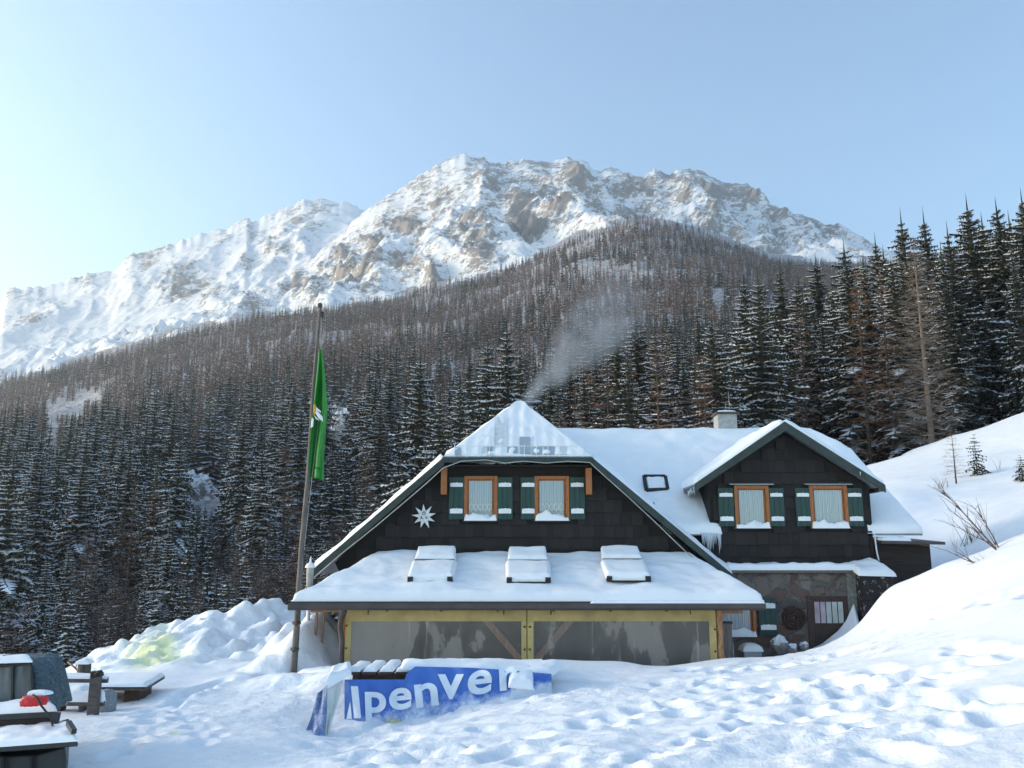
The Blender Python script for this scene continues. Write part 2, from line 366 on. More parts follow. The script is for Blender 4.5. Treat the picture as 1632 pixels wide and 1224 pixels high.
NP = [  # near snow: (px,py,Y)
 (-300,1300,9.5),(0,1285,10),(200,1235,11),(400,1232,10),(600,1228,9.5),(800,1224,8.7),(1000,1224,8),(1200,1224,7.5),(1400,1224,7),(1632,1224,6.5),(1900,1224,6),
 (60,1215,11.5),(200,1195,12),(150,1165,13.5),(80,1150,14.5),(150,1138,15.5),(230,1120,16.5),(300,1105,17),(300,1165,13.5),(400,1160,14),(430,1130,15.5),(480,1180,13),
 (1632,1080,9.2),(1632,980,12),(1632,910,14.5),(1400,1110,10.2),(1400,1050,13),(1480,980,15),(1200,1130,11),(1200,1080,14),(1000,1140,11.5),(1000,1100,14.5),(800,1165,11.5),(800,1125,14.2),(650,1172,12.5),(560,1196,12.3),(520,1192,13),
 (1632,850,17),(1560,884,17),(1500,902,17.3),(1470,914,17.6),(1430,930,18),(1400,955,18.2),(1375,998,18.4),(1350,1022,18.4),(1320,1038,18.4),(1280,1046,18.4),(1220,1050,18.5),(1160,1050,18.5),(1100,1058,18.6),(1060,1066,18.7),(1330,1048,15.5),(1280,1058,15.5),(1370,1030,15.5),(1220,1066,15.5),(1400,1000,16.5),(1000,1057,18.4),(930,1054,18.6),(870,1054,18.8),(830,1058,18.9),(700,1068,18.9),(600,1070,18.9),(555,1066,18.9),
 (950,1086,16.3),(870,1106,15.3),(890,1070,16.8),(960,1064,17.4),(1030,1062,17.8),(700,1146,14.9),(560,1176,14.4),
 (520,1066,18.2),(500,1085,17.3),(480,1098,17.2),(440,1105,17),(400,1118,16.5),(370,1105,17.5),(395,1078,19),(430,1048,20.2),(455,1022,20.8),(500,1078,19.6),(470,1086,19.65),(520,1035,20.6),(480,1003,20.5),(510,998,21),(540,1000,21.5),(540,1068,19.7),
 (330,1085,19),(350,1065,20.5),(300,1062,20.5),(250,1075,19.5),(200,1090,18.8),(130,1100,18.5),(60,1110,18.5),
 (430,975,26),(470,979,26.5),(380,983,25.5),(400,1030,23),(345,992,24.8),(300,1000,24.2),(275,1018,23.8),(240,1032,23.3),(200,1042,22.8),(160,1062,22.2),(120,1078,21.8),(60,1100,21.5),(-100,1120,21),
 (430,1060,34),(300,1090,34),(150,1120,32),(0,1150,32),(-150,1170,32),(540,1030,34),(-300,1180,28),
 (1440,1040,21.5),(1500,960,21.5),(1380,1060,21.8),(1300,1075,21.8),(1200,1080,21.8),
 (1510,885,26.5),(1560,860,26),(1632,815,26),(1480,850,29),(1440,790,33),(1500,800,32),(1560,795,31),(1632,775,32),(1420,765,38),(1500,745,40),(1632,715,41),(1400,745,46),(1450,727,47),(1550,690,48),(1632,662,48.5),(1850,580,48),(1850,800,20),(1850,700,32)]
npnt = [P(*q) for q in NP]
NPX = [(p.x, p.y) for p in npnt]; NPZ = [p.z for p in npnt]
for q in [(-3, 4, -2.0), (0, 3, -1.85), (3, 4, -1.6), (7, 3, -1.2), (-8, 3, -2.6), (0, -5, -2.1), (-10, -5, -2.6), (10, -5, -1.2), (0, 0, -1.8), (12, 3, -.6), (-14, 8, -2.6),
          (-4, 24, -2.9), (0, 24, -2.9), (4, 24, -2.9), (-4, 30, -2.9), (0, 30, -2.7), (5, 30, -1.5), (9, 30, .6), (0, 21, -2.8), (-3, 20.6, -2.8), (3, 21, -2.8), (8, 24, -2.6), (10.5, 24, -1.8), (0, 40, -3), (6, 40, 0)]:
    NPX.append(q[:2]); NPZ.append(q[2])
NR = RBF(NPX, NPZ, .45)
def pgrid(x, y, z):
    f = y*ct+z*st; return 816+F*x/f, 612-F*(-y*st+z*ct)/f
def znear_parts(x, y):
    z = NR(x, y)
    px, py = pgrid(x, np.maximum(y, 1.0), z)
    # trampled foreground, smoother on the right slope
    tr = sst(1045, 1110, py)*(1-.8*sst(1380, 1560, px)*(1-sst(1070, 1150, py)))*sst(380, 620, px)
    line = 1045+(px-1160)*-.16; trk = np.exp(-((py-(line+25))/16)**2)*sst(1080, 1200, px)*(1-sst(1400, 1560, px))
    tr = np.maximum(tr, trk*.7)*(y < 20)*(.55+.45*sst(-.25, .35, pn(x*.28, y*.4, 33)))
    path = sst(90, 160, px)*(1-sst(380, 520, px))*sst(1075, 1120, py)*(y < 20)
    mound = np.maximum(sst(100, 160, px)*(1-sst(520, 560, px))*sst(20, 22, y)*(1-sst(28, 32, y)), np.exp(-((px-450)/80)**2-((py-1060)/60)**2)*.5)
    lum = ridged(x*.62+.3*pn(x*2, y*2, 4), y*1.05, 3, 21)-.9
    lum2 = fbm(x*2.3, y*3.2, 3, 31); clod = np.clip(pn(x*4.2, y*4.8, 41)-.28, 0, 1)
    hole = np.clip(pn(x*2.6, y*3.4, 77)-.30, 0, 1)
    z = z+tr*(.050*lum+.028*lum2+.025*clod-.06*hole)*np.clip(y/8, .5, 1.3)
    z = z+path*(.02*lum2+.03*clod)
    z = z+mound*(.24*fbm(x*.7, y*.7, 2, 51)+.30*np.minimum(np.abs(pn(x*1.1, y*1.1, 57)), .45)+.16*sst(.0, .35, pn(x*1.5, y*1.5, 58))+.06*fbm(x*3, y*3, 3, 59))
    z = z+(1-tr)*(.03*fbm(x*.35, y*.5, 3, 61)+.012*pn(x*1.2, y*3, 8))
    return z, px, py, np.clip(tr+path*.7+mound*.8, 0, 1)
def zground(x, y):
    k = sst(46, 56, y); zn = znear_parts(x, y)[0]; return zn*(1-k)+zhill(x, y)*k

def pits(Xg, Yg, z):
    # boot prints: little pits with raised rims, in trails and scattered over the trampled strip
    r = random.Random(23); L_ = []
    def trail(pts, n, w_=.14):
        q = [P(*p) for p in pts]
        for k in range(n):
            t = k/(n-1)*(len(q)-1); i = min(int(t), len(q)-2); p = q[i].lerp(q[i+1], t-i); sd_ = w_*(1 if k % 2 else -1)
            L_.append((p.x+sd_*.4+r.uniform(-.05, .05), p.y+sd_+r.uniform(-.06, .06), r.uniform(.8, 1.2)))
    trail([(1090, 1066, 17), (1200, 1068, 15.6), (1330, 1046, 15.6), (1420, 1010, 15.2), (1520, 985, 14.5), (1660, 960, 13)], 36)
    trail([(1632, 1045, 10.4), (1400, 1090, 11), (1200, 1100, 12.8), (1050, 1085, 15.5)], 30)
    trail([(1000, 1224, 8), (1150, 1160, 9.6), (1330, 1130, 10), (1632, 1130, 8.4)], 26)
    trail([(600, 1215, 9.6), (900, 1160, 11), (1100, 1120, 12.5), (1160, 1070, 16)], 30)
    trail([(330, 1180, 12.5), (280, 1120, 16.4), (340, 1090, 18.5)], 22); trail([(200, 1200, 12), (260, 1130, 16)], 14)
    for k in range(80):
        p = P(r.uniform(560, 1640), r.uniform(1125, 1230), 0+r.uniform(7, 12.5)); L_.append((p.x, p.y, r.uniform(.7, 1.3)))
    z0_ = z.copy()
    for x0, y0, s_ in L_:
        m = (np.abs(Xg-x0) < .7) & (np.abs(Yg-y0) < .8)
        if not m.any(): continue
        d = np.sqrt(((Xg[m]-x0)/(.13*s_))**2+((Yg[m]-y0)/(.19*s_))**2)
        z[m] = np.maximum(z[m]-.075*s_/(1+np.exp((d-1)*4))+.012*s_*np.exp(-((d-1.7)/.6)**2), z0_[m]-.13)
    return z
# near snow ground
nr, nc = 820, 760
yy = -5+np.concatenate([np.linspace(0, 9.5, 80)[:-1], 9.5*np.exp(np.linspace(0, math.log(66/9.5), nr-79))])
aa = np.linspace(-1.05, 1.05, nc)
Yg, Ag = np.meshgrid(yy, aa, indexing='ij'); Xg = Ag*(Yg+6.5)*np.where(Yg > 4, .92, .92)
zn, gpx, gpy, rough = znear_parts(Xg, Yg); zn = pits(Xg, Yg, zn); k = sst(46, 56, Yg); zz = zn*(1-k)+zhill(Xg, Yg)*k
me = np_mesh('snow_ground', np.c_[Xg.ravel(), Yg.ravel(), zz.ravel()], grid_faces(len(yy), nc), [M['ground']], smooth=True)
stn = np.zeros_like(zz)
for cx, cy, rx, ry, am in [(222,1052,24,18,.85),(262,1030,20,14,.75),(250,1046,30,12,.6),(285,1050,22,8,.55),(278,1169,7,2.0,.9)]:
    stn += am*np.exp(-((gpx-cx)/rx)**2-((gpy-cy)/ry)**2)*(Yg > 10)
stn = np.clip(.7*stn*(1+.5*fbm(Xg*2, Yg*2, 3, 71)), 0, .85)
attr(me, 'stain', stn); attr(me, 'rough', .25+.75*rough)
drt = .5*np.exp(-((gpx-1425)/40)**2-((gpy-772)/5)**2)*(Yg > 30)*0
attr(me, 'dirt', drt)
o = link('snow_ground', me); tag(o, kind='structure')
# forest slope
nr2, nc2 = 360, 420
yy = np.exp(np.linspace(math.log(56), math.log(1020), nr2)); aa = np.linspace(-1.0, 1.0, nc2)
Yg, Ag = np.meshgrid(yy, aa, indexing='ij'); Xg = Ag*Yg; zz = zhill(Xg, Yg)-.05
o = link('forest_hillside', np_mesh('forest_hillside', np.c_[Xg.ravel(), Yg.ravel(), zz.ravel()], grid_faces(nr2, nc2), [M['hill']], smooth=True)); tag(o, kind='structure')

# mountains
def mountain(name, ridge, base, Yb, Yr, crags, seed, nr, nc, arange=(-1., 1.)):
    ra = np.array([A(*q) for q in ridge]); ba = np.array([A(*q) for q in base])
    aa = np.linspace(arange[0], arange[1], nc); tt = np.linspace(0, 1.22, nr)
    T, Aa = np.meshgrid(tt, aa, indexing='ij')
    jag = 1+0*Aa
    er = np.interp(Aa, ra[:, 0], ra[:, 1]); eb = np.interp(Aa, ba[:, 0], ba[:, 1])
    tn = np.clip(T, 0, 1)**8; er = er+tn*(.0040*pn(Aa*55, T*2, seed)+.0026*pn(Aa*140, T*6, seed+2)+.0016*pn(Aa*330, T*9, seed+4))
    Y = Yb+(Yr-Yb)*T; t1 = np.minimum(T, 1)
    e = eb+(er-eb)*(t1**1.0); e = e-np.maximum(T-1, 0)*.75
    Xw = Aa*Y; Zw = e*Y
    # ribs and gullies running down to the left
    wx = Xw+.45*(Y-Yb); wy = Y
    wp = 40*fbm(Xw/260, Y/260, 3, seed+9)
    rb = ridged((wx+wp)/230, (wy+wp)/420, 6, seed+1)
    fine = ridged((Xw+wp)/70, Zw/55+Y/150, 5, seed+5)
    px = 816+F*Aa*(ct-0*Aa); px, py = pgrid(Xw, Y, Zw)
    cm = np.zeros_like(Zw)
    for cx, cy, r_, am in crags: cm = np.maximum(cm, am*np.exp(-((px-cx)/(r_*1.15))**2-((py-cy)/(r_*.8))**2))
    cm = np.clip(cm*(.65+.9*(fbm(Xw/60, Zw/45, 4, seed+20)+.45)), 0, 1.3)
    env = np.clip(t1*5, 0, 1)*(.06+.94*sst(0, .30, 1-T))*(.62 if 'shoulder' in name else 1)
    med = fbm((wx+wp)/48, Y/60, 5, seed+31, .6)
    Zw = Zw+env*((rb-.9)*34+med*(7+7*cm)-9+(fine-.8)*(3+5*cm)*np.clip((1-T)*4, 0, 1)+fbm(Xw/13, Y/17, 3, seed+61)*(1.2+4.5*cm)); Yo = Y-env*((fine-.8)*10*cm)
    V = np.c_[Xw.ravel(), Yo.ravel(), Zw.ravel()]
    # slope as seen by the surface
    gy = np.gradient(Zw, axis=0)/np.maximum(np.gradient(Y, axis=0), 1e-3); gx = np.gradient(Zw, axis=1)/np.gradient(Xw, axis=1)
    sl = np.sqrt(gx**2+gy**2)
    rock = np.clip((.17 if 'shoulder' in name else .26)+cm*.38+.17*sst(.9, 2.6, sl)*(cm*1.2+.25)+.10*(fine-.95), 0, .9)
    rock = rock+.10*np.exp(-((T-1)/.05)**2)+.13*fbm(Xw/35, Zw/22+Y/80, 4, seed+50)
    me = np_mesh(name, V, grid_faces(nr, nc), [M['mountain']], smooth=True); attr(me, 'rock', rock)
    o = link(name, me); tag(o, kind='structure'); return (ra, ba)
RIDGE_MAIN = [(-600,780),(-100,640),(0,612),(120,575),(180,548),(260,520),(330,500),(395,470),(440,448),(480,425),(520,392),(560,358),(590,330),(620,308),(660,288),(690,265),(720,252),(742,246),(770,250),(800,262),(830,252),(870,256),(905,254),(930,257),(945,270),(985,268),(1020,280),(1045,272),(1065,278),(1085,268),(1115,270),(1140,282),(1150,292),(1190,295),(1218,305),(1228,330),(1255,333),(1285,345),(1310,352),(1340,362),(1380,385),(1440,410),(1632,470),(2200,560)]
BASE_MAIN = [(-600,820),(-250,700),(0,625),(200,580),(400,530),(560,505),(700,475),(830,440),(960,400),(1050,390),(1200,430),(1400,450),(1632,500),(2200,600)]
CR_MAIN = [(455,440,30,.8),(560,430,38,.8),(500,470,26,.6),(650,350,40,.9),(690,300,30,.6),(600,380,30,.8),(740,375,32,1.),(760,410,30,.8),(570,440,40,.8),(700,450,26,.7),(830,340,42,1.),(870,330,30,.9),(790,280,40,.7),(860,270,30,.9),(930,290,34,1.),(900,340,30,.8),(945,330,35,.8),(1010,310,36,1.),(1100,295,40,1.),(1075,275,30,.9),(1140,300,34,1.),(1190,315,36,1.),(1215,310,22,1.),(1160,380,22,1.),(1130,355,30,.8),(1060,370,36,.9),(1000,350,30,.8),(1250,350,30,.8),(1300,370,40,.8),(1230,390,30,.7),(650,420,30,.6),(540,400,26,.6),(880,400,20,.6),(400,490,22,.5)]
mountain('mountain_shoulder', [(-900,780),(-300,560),(-100,510),(0,485),(12,462),(40,458),(75,458),(120,440),(180,430),(210,405),(250,395),(300,378),(350,366),(385,352),(397,344),(402,354),(440,336),(480,320),(510,318),(555,322),(590,335),(640,350),(720,400),(1100,500)],
         [(-900,860),(-300,700),(0,640),(300,560),(600,470),(800,450),(1100,520)], 1250, 2000,
         [(50,510,16,1.),(230,412,26,.9),(30,470,20,.8),(300,450,36,1.),(280,455,26,.9),(330,465,30,.8),(260,400,20,.6),(420,385,26,.9),(440,400,26,.8),(480,345,28,.9),(500,330,24,.8),(460,370,24,.6),(395,420,14,.7),(380,355,20,.6),(140,445,22,.6),(80,480,20,.4),(350,380,20,.5)],
         40, 340, 560, (-1.0, .35))
mountain('mountain_peak', RIDGE_MAIN, BASE_MAIN, 880, 1500, CR_MAIN, 80, 520, 900)

# ---------------------------------------------------------------- trees
def tri_arr(V, T, Mi): return np.array(V, np.float32), np.array(T, np.int32), np.array(Mi, np.int32)
def trunk_arr(h, r, n=6, seg=4, bend=0):
    V, T = [], []
    for i in range(seg+1):
        t = i/seg
        for k in range(n):
            a = 2*math.pi*k/n; rr = r*(1-t*.93)
            V.append((rr*math.cos(a)+bend*math.sin(t*3), rr*math.sin(a), h*t-.4*(i == 0)))
    for i in range(seg):
        for k in range(n):
            a, b = i*n+k, i*n+(k+1) % n; T += [(a, b, b+n), (a, b+n, a+n)]
    return tri_arr(V, T, [0]*len(T))
def spruce_arr(seed, h=14., rad=2.6, wh=34, nb=7, K=5, snow=.5, core=True):
    r = random.Random(seed); V, T, Mi = [], [], []
    def tri(a, b, c, m):
        k = len(V); V.extend((tuple(a), tuple(b), tuple(c))); T.append((k, k+1, k+2)); Mi.append(m)
    if core:
        n = 7
        for i in range(6):
            t0 = .06+.15*i; r0 = rad*.24*(1-t0); z0 = h*t0; z1 = h*(t0+.26); ph = r.random()*6
            for k in range(n):
                a0 = ph+6.283*k/n; a1 = ph+6.283*(k+1)/n
                tri((r0*math.cos(a0), r0*math.sin(a0), z0-r.random()*.4), (r0*math.cos(a1), r0*math.sin(a1), z0-r.random()*.4), (0, 0, z1), 0)
    up = Vector((0, 0, 1)); lean = [r.uniform(.75, 1.15) for _ in range(8)]
    for i in range(wh):
        t = .04+.95*(i+r.random()*.7)/wh; z = h*t; n = max(3, int(nb*(1-.45*t)+.5)); ph = r.random()*6.28
        for b in range(n):
            az = ph+6.283*(b+r.uniform(-.3, .3))/n
            L = rad*((1-t)**.66*.97+.03)*(1-.25*(t < .12))*r.uniform(.42, 1.18)*lean[int(az*8/6.283) % 8]
            if L < .12: L = .12
            d = Vector((math.cos(az), math.sin(az), 0)); s = Vector((-d.y, d.x, 0))
            drop = L*(.14+.50*(1-t))*r.uniform(.4, 1.5); lift = L*.22*t
            def pt(q): return d*(L*q)+up*(z+lift*q-drop*(q**1.3)+L*.10*max(0, q-.75)*3)
            hs = snow*r.uniform(.3, 1.5)
            for k2 in range(K):
                q0 = .12+.88*k2/K; q1 = q0+1.1/K; p0 = pt(q0); p1 = pt(min(q1, 1)); wdt = (L*(.42 if K < 4 else .30)+.10)*(1-.75*q0)*r.uniform(.6, 1.3)
                for sg in (-1, 1):
                    tip = p0+(s*sg*wdt)+d*wdt*.55-up*wdt*r.uniform(.25, .6)
                    tri(p0, p1, tip, 0)
                    if r.random() < hs:
                        q = up*.05; c = (p0+p1+tip)/3
                        f_ = r.uniform(.55, 1.02)
                        tri(c+(p0-c)*f_+q, c+(p1-c)*f_+q, c+(tip-c)*f_+q, 1)
                if k2 % 2 == 0 or K < 3:
                    tri(p0, p1, (p0+p1)/2-up*(wdt*r.uniform(.7, 1.3)+.08)+s*r.uniform(-.1, .1), 0)
                if r.random() < hs:
                    hh = .05+.07*L*.4; tri(p0+s*.04, p1-s*.03, (p0+p1)/2+up*hh, 1)
    return tri_arr(V, T, Mi)
def larch_arr(seed, h=14., rad=2.2, wh=30, nb=6, K=6, wd=.05, snow=.12, curve=0.):
    r = random.Random(seed); V, T, Mi = [], [], []
    up = Vector((0, 0, 1))
    def sl(a, b, w_, m):
        dd = (b-a); sd_ = dd.cross(Vector((r.uniform(-1, 1), r.uniform(-1, 1), r.uniform(-1, 1))))
        if sd_.length < 1e-5: return
        sd_ = sd_.normalized()*w_; k = len(V); V.extend((tuple(a-sd_), tuple(a+sd_), tuple(b))); T.append((k, k+1, k+2)); Mi.append(m)
    for i in range(wh):
        t = .10+.89*(i+r.random())/wh; z = h*t; n = max(2, int(nb*(1-.3*t)+.5)); ph = r.random()*6.28
        for b in range(n):
            az = ph+6.283*(b+r.uniform(-.3, .3))/n; L = rad*((1-t)**.7+.05)*(min(1, t/.25)*.5+.5)*r.uniform(.6, 1.15)
            d = Vector((math.cos(az), math.sin(az), 0)); s = Vector((-d.y, d.x, 0)); dr = L*r.uniform(-.05, .22)*(1-t)
            def pt(q): return d*(L*q)+up*(z-dr*q+L*.12*q*q-curve*L*math.sin(q*3.1))
            m = 1 if r.random() < snow else 0
            sl(pt(0), pt(.55), wd*.8, m); sl(pt(.45), pt(1), wd*.5, m)
            for k2 in range(K):
                q = r.uniform(.15, 1); p = pt(q); l2 = L*.34*(1.2-q)*r.uniform(.5, 1.3)+.1
                sl(p, p+s*l2*r.choice((-1, 1))+d*l2*.6+up*l2*r.uniform(-.5, .6), wd*.5, 1 if r.random() < snow else 0)
    return tri_arr(V, T, Mi)
HI_SP = [(spruce_arr(100+i, 14, rd, int(wh*1.35), 8, 7, sn*1.1), trunk_arr(13.5, .2)) for i, (rd, wh, sn) in enumerate([(2.9, 36, .6), (3.3, 34, .75), (2.6, 38, .5), (3.5, 33, .85), (3.0, 30, .4)])]
HI_LA = [(larch_arr(200+i, 14, rd, 30, 6, 7, .045, sn), trunk_arr(13.8, .15)) for i, (rd, sn) in enumerate([(1.9, .06), (2.2, .14), (1.7, .10), (2.5, .04)])]
MID_SP = [spruce_arr(300+i, 14, rd, 22, 6, 2, sn) for i, (rd, sn) in enumerate([(2.7, .95), (3.1, 1.2), (2.4, .7), (2.9, 1.4)])]
MID_LA = [larch_arr(400+i, 14, rd*1.15, 24, 6, 4, .10, sn) for i, (rd, sn) in enumerate([(1.8, .06), (2.1, .18), (1.6, .1)])]
FAR_SP = [spruce_arr(500+i, 14, 2.6, 10, 5, 1, 1.1) for i in range(4)]
FAR_LA = [larch_arr(600+i, 14, 2.5, 15, 5, 2, .30, .13) for i in range(4)]
def with_trunk(arr, h=13.5, r=.18):
    V, T, Mi = arr; v2, t2, m2 = trunk_arr(h, r, 4, 2); return np.r_[V, v2], np.r_[T, t2+len(V)], np.r_[Mi, m2+2]
MID_LA = [with_trunk(q) for q in MID_LA]; FAR_LA = [with_trunk(q, 13.5, .24) for q in FAR_LA]
def mk(name, arr, mats): return np_mesh(name, *arr[:2], mats, arr[2])
sp_me = [(mk('crown', c, [M['needle'], M['frost']]), mk('trunk', t, [M['bark']])) for c, t in HI_SP]
la_me = [(mk('crown', c, [M['larch'], M['frost']]), mk('trunk', t, [M['bark']])) for c, t in HI_LA]
br_me = [(mk('crown', larch_arr(250+i, 14, 3.4, 26, 7, 9, .05, .07, -.1), [M['brush'], M['frost']]), mk('trunk', trunk_arr(13, .14), [M['bark']])) for i in range(2)]
def place_tree(name, meshes, x, y, z, sc, rot, label, cat, group=None, sxy=1.):
    t = thing(name, label, cat, (x, y, z), group); t.rotation_euler = (0, 0, rot); t.scale = (sc*sxy, sc*sxy, sc)
    for nme, me_ in (('crown', meshes[0]), ('trunk', meshes[1])):
        c = bpy.data.objects.new(nme, me_); S.collection.objects.link(c); c.parent = t
    return t
OCC = [(-200, 1110), (0, 1062), (140, 1060), (300, 1004), (430, 984), (500, 985), (501, 905), (710, 728), (828, 645), (905, 688), (1205, 690), (1250, 674), (1384, 745), (1632, 660), (1900, 570)]
OX = [q[0] for q in OCC]; OY = [q[1] for q in OCC]
CLEAR = [(300, 788, 26, 20), (248, 803, 12, 12), (345, 800, 20, 14), (535, 695, 24, 24), (492, 725, 12, 24), (80, 680, 10, 40), (110, 650, 22, 12), (140, 630, 20, 8), (1145, 470, 9, 12)]
trees = []
y = 50.
# special, hand-placed trees at the right edge come first
def top_tree(px, py, Y, base=None):
    a, e = A(px, py); x = a*Y; z0 = float(zground(np.array([x]), np.array([Y]))[0])-.2; return x, Y, z0, (e*Y-z0)
special = [
 ('spruce', 1436, 352, 78, 'tall spruce with thin pointed top, standing behind the big bare larch', 0),
 ('spruce', 1472, 350, 84, 'spruce with bare spike top just right of the big bare larch', 2),
 ('spruce', 1541, 330, 72, 'tallest dark spruce on the right, snow on its drooping boughs', 1),
 ('spruce', 1588, 334, 70, 'broad dark spruce next to the right edge, tip against blue sky', 3),
 ('spruce', 1628, 345, 68, 'dark spruce cut by the right edge of the photo', 1),
 ('spruce', 1345, 398, 92, 'big snow-dusted spruce left of the big bare larch', 3),
 ('spruce', 1395, 388, 88, 'slim snow-dusted spruce rising just left of the big bare larch', 0),
 ('spruce', 1243, 430, 95, 'very dark spruce above the right gable with hardly any snow', 4),
 ('spruce', 1510, 372, 66, 'spruce between the big bare larch and the tallest dark spruce', 0),
 ('spruce', 1300, 420, 96, 'spruce with heavily whitened boughs right of the very dark spruce', 3),
 ('spruce', 1408, 408, 82, 'spruce in the dark row between the slim spruce and the big bare larch', 1),
 ('spruce', 1565, 356, 78, 'slightly lower spruce tip between the two tallest spruces on the right', 3),
 ('spruce', 1608, 352, 80, 'spruce tip just left of the spruce cut by the right edge', 0),
 ('spruce', 1375, 420, 100, 'lower dark spruce filling the gap left of the slim spruce', 1),
 ('spruce', 1272, 452, 88, 'spruce between the very dark spruce and the heavily whitened one', 3),
 ('spruce', 1190, 500, 80, 'snow-laden spruce rising behind the chimney of the hut', 1),
 ('spruce', 22, 735, 52, 'large dark spruce at the left edge with bluish snowy boughs', 1),
]
for kind, px, py, Y, lab, k in special:
    x, y_, z, h = top_tree(px, py, Y)
    place_tree('spruce_tree', sp_me[k], x, y_, z, h/14, rnd.random()*6, lab, 'spruce', None, 1.12)
big_larch = (mk('crown', larch_arr(777, 14, 3.4, 44, 8, 12, .035, .03, .10), [M['larchgrey'], M['frost']]), mk('trunk', trunk_arr(13.8, .2, 8, 8), [M['larchgrey']]))
x, y_, z, h = top_tree(1455, 382, 60)
place_tree('larch_tree', big_larch, x, y_, z, h/14, .4, 'big bare brown larch with curved pale branches among dark spruces on the right', 'larch')
cand = []
while y < 900:
    s = min(3.3+.0042*y, 5.9); xm = y*.74; n = int(2*xm/s)
    for i in range(n):
        x = -xm+(i+rnd.random())*s; yy_ = y+rnd.random()*s
        cand.append((x, yy_))
    y += s
cand = np.array(cand); cz = zhill(cand[:, 0], cand[:, 1])
cpx, cpy = pix(cand[:, 0], cand[:, 1], cz)
zone_n = fbm(cand[:, 0]/70, cand[:, 1]/70, 3, 5); open_n = fbm(cand[:, 0]/90+9, cand[:, 1]/110, 3, 15)
spruces, larches, brushes = [], [], []
for i in range(len(cand)):
    x, y_ = cand[i]; px, py = cpx[i], cpy[i]; Y = y_
    if Y < 60 and px > 1150: continue
    lf = .20+.66*float(sst(200, 500, Y))+zone_n[i]*.6
    if px > 1250: lf -= .15
    if px < 620 and 450 < Y < 720: lf += .35
    isl = rnd.random() < lf
    h = (15.8 if not isl else 14.5)*(rnd.uniform(.5, 1.12) if rnd.random() < .75 else rnd.uniform(.9, 1.2))
    if px < 660: h *= float(np.interp(Y, [50, 90, 150, 330, 600], [.45, .95, 1.38, 1.38, 1.12]))
    if Y < 420 and px < 900 and rnd.random() < .45: continue
    if Y > 500: h *= .92
    if Y > 820: h *= .8
    cl = False
    for cx, cy, rx, ry in CLEAR:
        if ((px-cx)/rx)**2+((py-cy-4)/ry)**2 < 1: cl = True
        if abs(px-cx) < rx and py > cy:
            tp_ = pix(x, y_, cz[i]+h)[1]
            if tp_ < cy+ry*.75 and py < cy+230:
                h *= max(.0, (py-(cy+ry*.8))/max(py-tp_, 1))
                if h < 2.5: cl = True
    if cl: continue
    if open_n[i] > .42 and Y > 250 and rnd.random() < .65: continue
    if px < 560 and 500 < Y < 700 and rnd.random() < .35: continue
    # keep the drawn skyline: no trees sticking far above
    a = x/Y; tpx, tpy = pix(x, y_, cz[i]+h)
    if tpy > np.interp(tpx, OX, OY)-3 or tpx < -260 or tpx > 1900: continue
    isb = (px < 620 and Y < 105 and 60 < px and rnd.random() < .42)
    sc = h/14
    rec = (h/Y, x, y_, cz[i]-.15, sc if not isb else sc*.62, rnd.random()*6.28, tpx, tpy)
    (brushes if isb else larches if isl else spruces).append(rec)
for i in range(900):      # bare brush at the foot of the slope on the left
    Y = math.exp(rnd.uniform(math.log(47), math.log(120))); px_ = rnd.uniform(-60, 640); x = (px_-816)/F/1.0*Y; z_ = float(zground(np.array([x]), np.array([Y]))[0]); h = rnd.uniform(3.5, 7)*float(np.interp(Y, [47, 110], [.75, 1.15]))
    tpx, tpy = pix(x, Y, z_+h)
    if tpy > np.interp(tpx, OX, OY)-3: continue
    rec = (h/Y, x, Y, z_-.15, h/14, rnd.random()*6.28, tpx, tpy)
    if rnd.random() < .72: brushes.append(rec)
    else: spruces.append(rec)
def zone(px, Y):
    if px < 470: return 'left of the green flag'
    if px < 700: return 'between the green flag and the hut roof'
    if px < 1000: return 'above the hut roof around the smoke'
    if px < 1240: return 'behind the chimney and the right gable'
    return 'at the right above the open snow slope'
def emit(recs, name, meshes, adj, cat, lim, mids, fars, stuffname, stufflabel, smats):
    recs.sort(key=lambda q: -q[0]); inview = [q for q in recs if -30 < q[6] < 1662]; out = [q for q in recs if not (-30 < q[6] < 1662)]
    for k, q in enumerate(inview[:lim]):
        place_tree(name, meshes[k % len(meshes)], q[1], q[2], q[3], q[4], q[5], f'{adj} in the forest {zone(q[6], q[2])}', cat, f'{cat if cat != "bare tree" else "bare"} trees {zone(q[6], q[2])}', rnd.uniform(.88, 1.15))
    rest = inview[lim:]+out
    if not rest: return
    Vs, Ts, Ms = [], [], []; off = 0
    for k, q in enumerate(rest):
        V, T, Mi = (mids if q[2] < 330 else fars)[k % len(mids if q[2] < 330 else fars)]
        c, s_ = math.cos(q[5]), math.sin(q[5]); W = V*q[4]; kk = 1+.25*math.sin(k*2.7)
        W = np.c_[(W[:, 0]*c-W[:, 1]*s_)*kk+q[1], (W[:, 0]*s_+W[:, 1]*c)*kk+q[2], W[:, 2]+q[3]]
        Vs.append(W); Ts.append(T+off); Ms.append(Mi); off += len(V)
    o = link(stuffname, np_mesh(stuffname, np.concatenate(Vs), np.concatenate(Ts), smats, np.concatenate(Ms)))
    tag(o, stufflabel, cat, None, 'stuff')
emit(spruces, 'spruce_tree', sp_me, 'snow-dusted dark spruce', 'spruce', 285, MID_SP, FAR_SP, 'distant_spruces', 'dense snow-dusted spruces farther up the forested mountainside', [M['needle'], M['frost'], M['bark']])
emit(larches, 'larch_tree', la_me, 'bare brown larch', 'larch', 290, MID_LA, FAR_LA, 'distant_larches', 'bare brown larches covering the upper forested mountainside', [M['larch'], M['frost'], M['bark']])
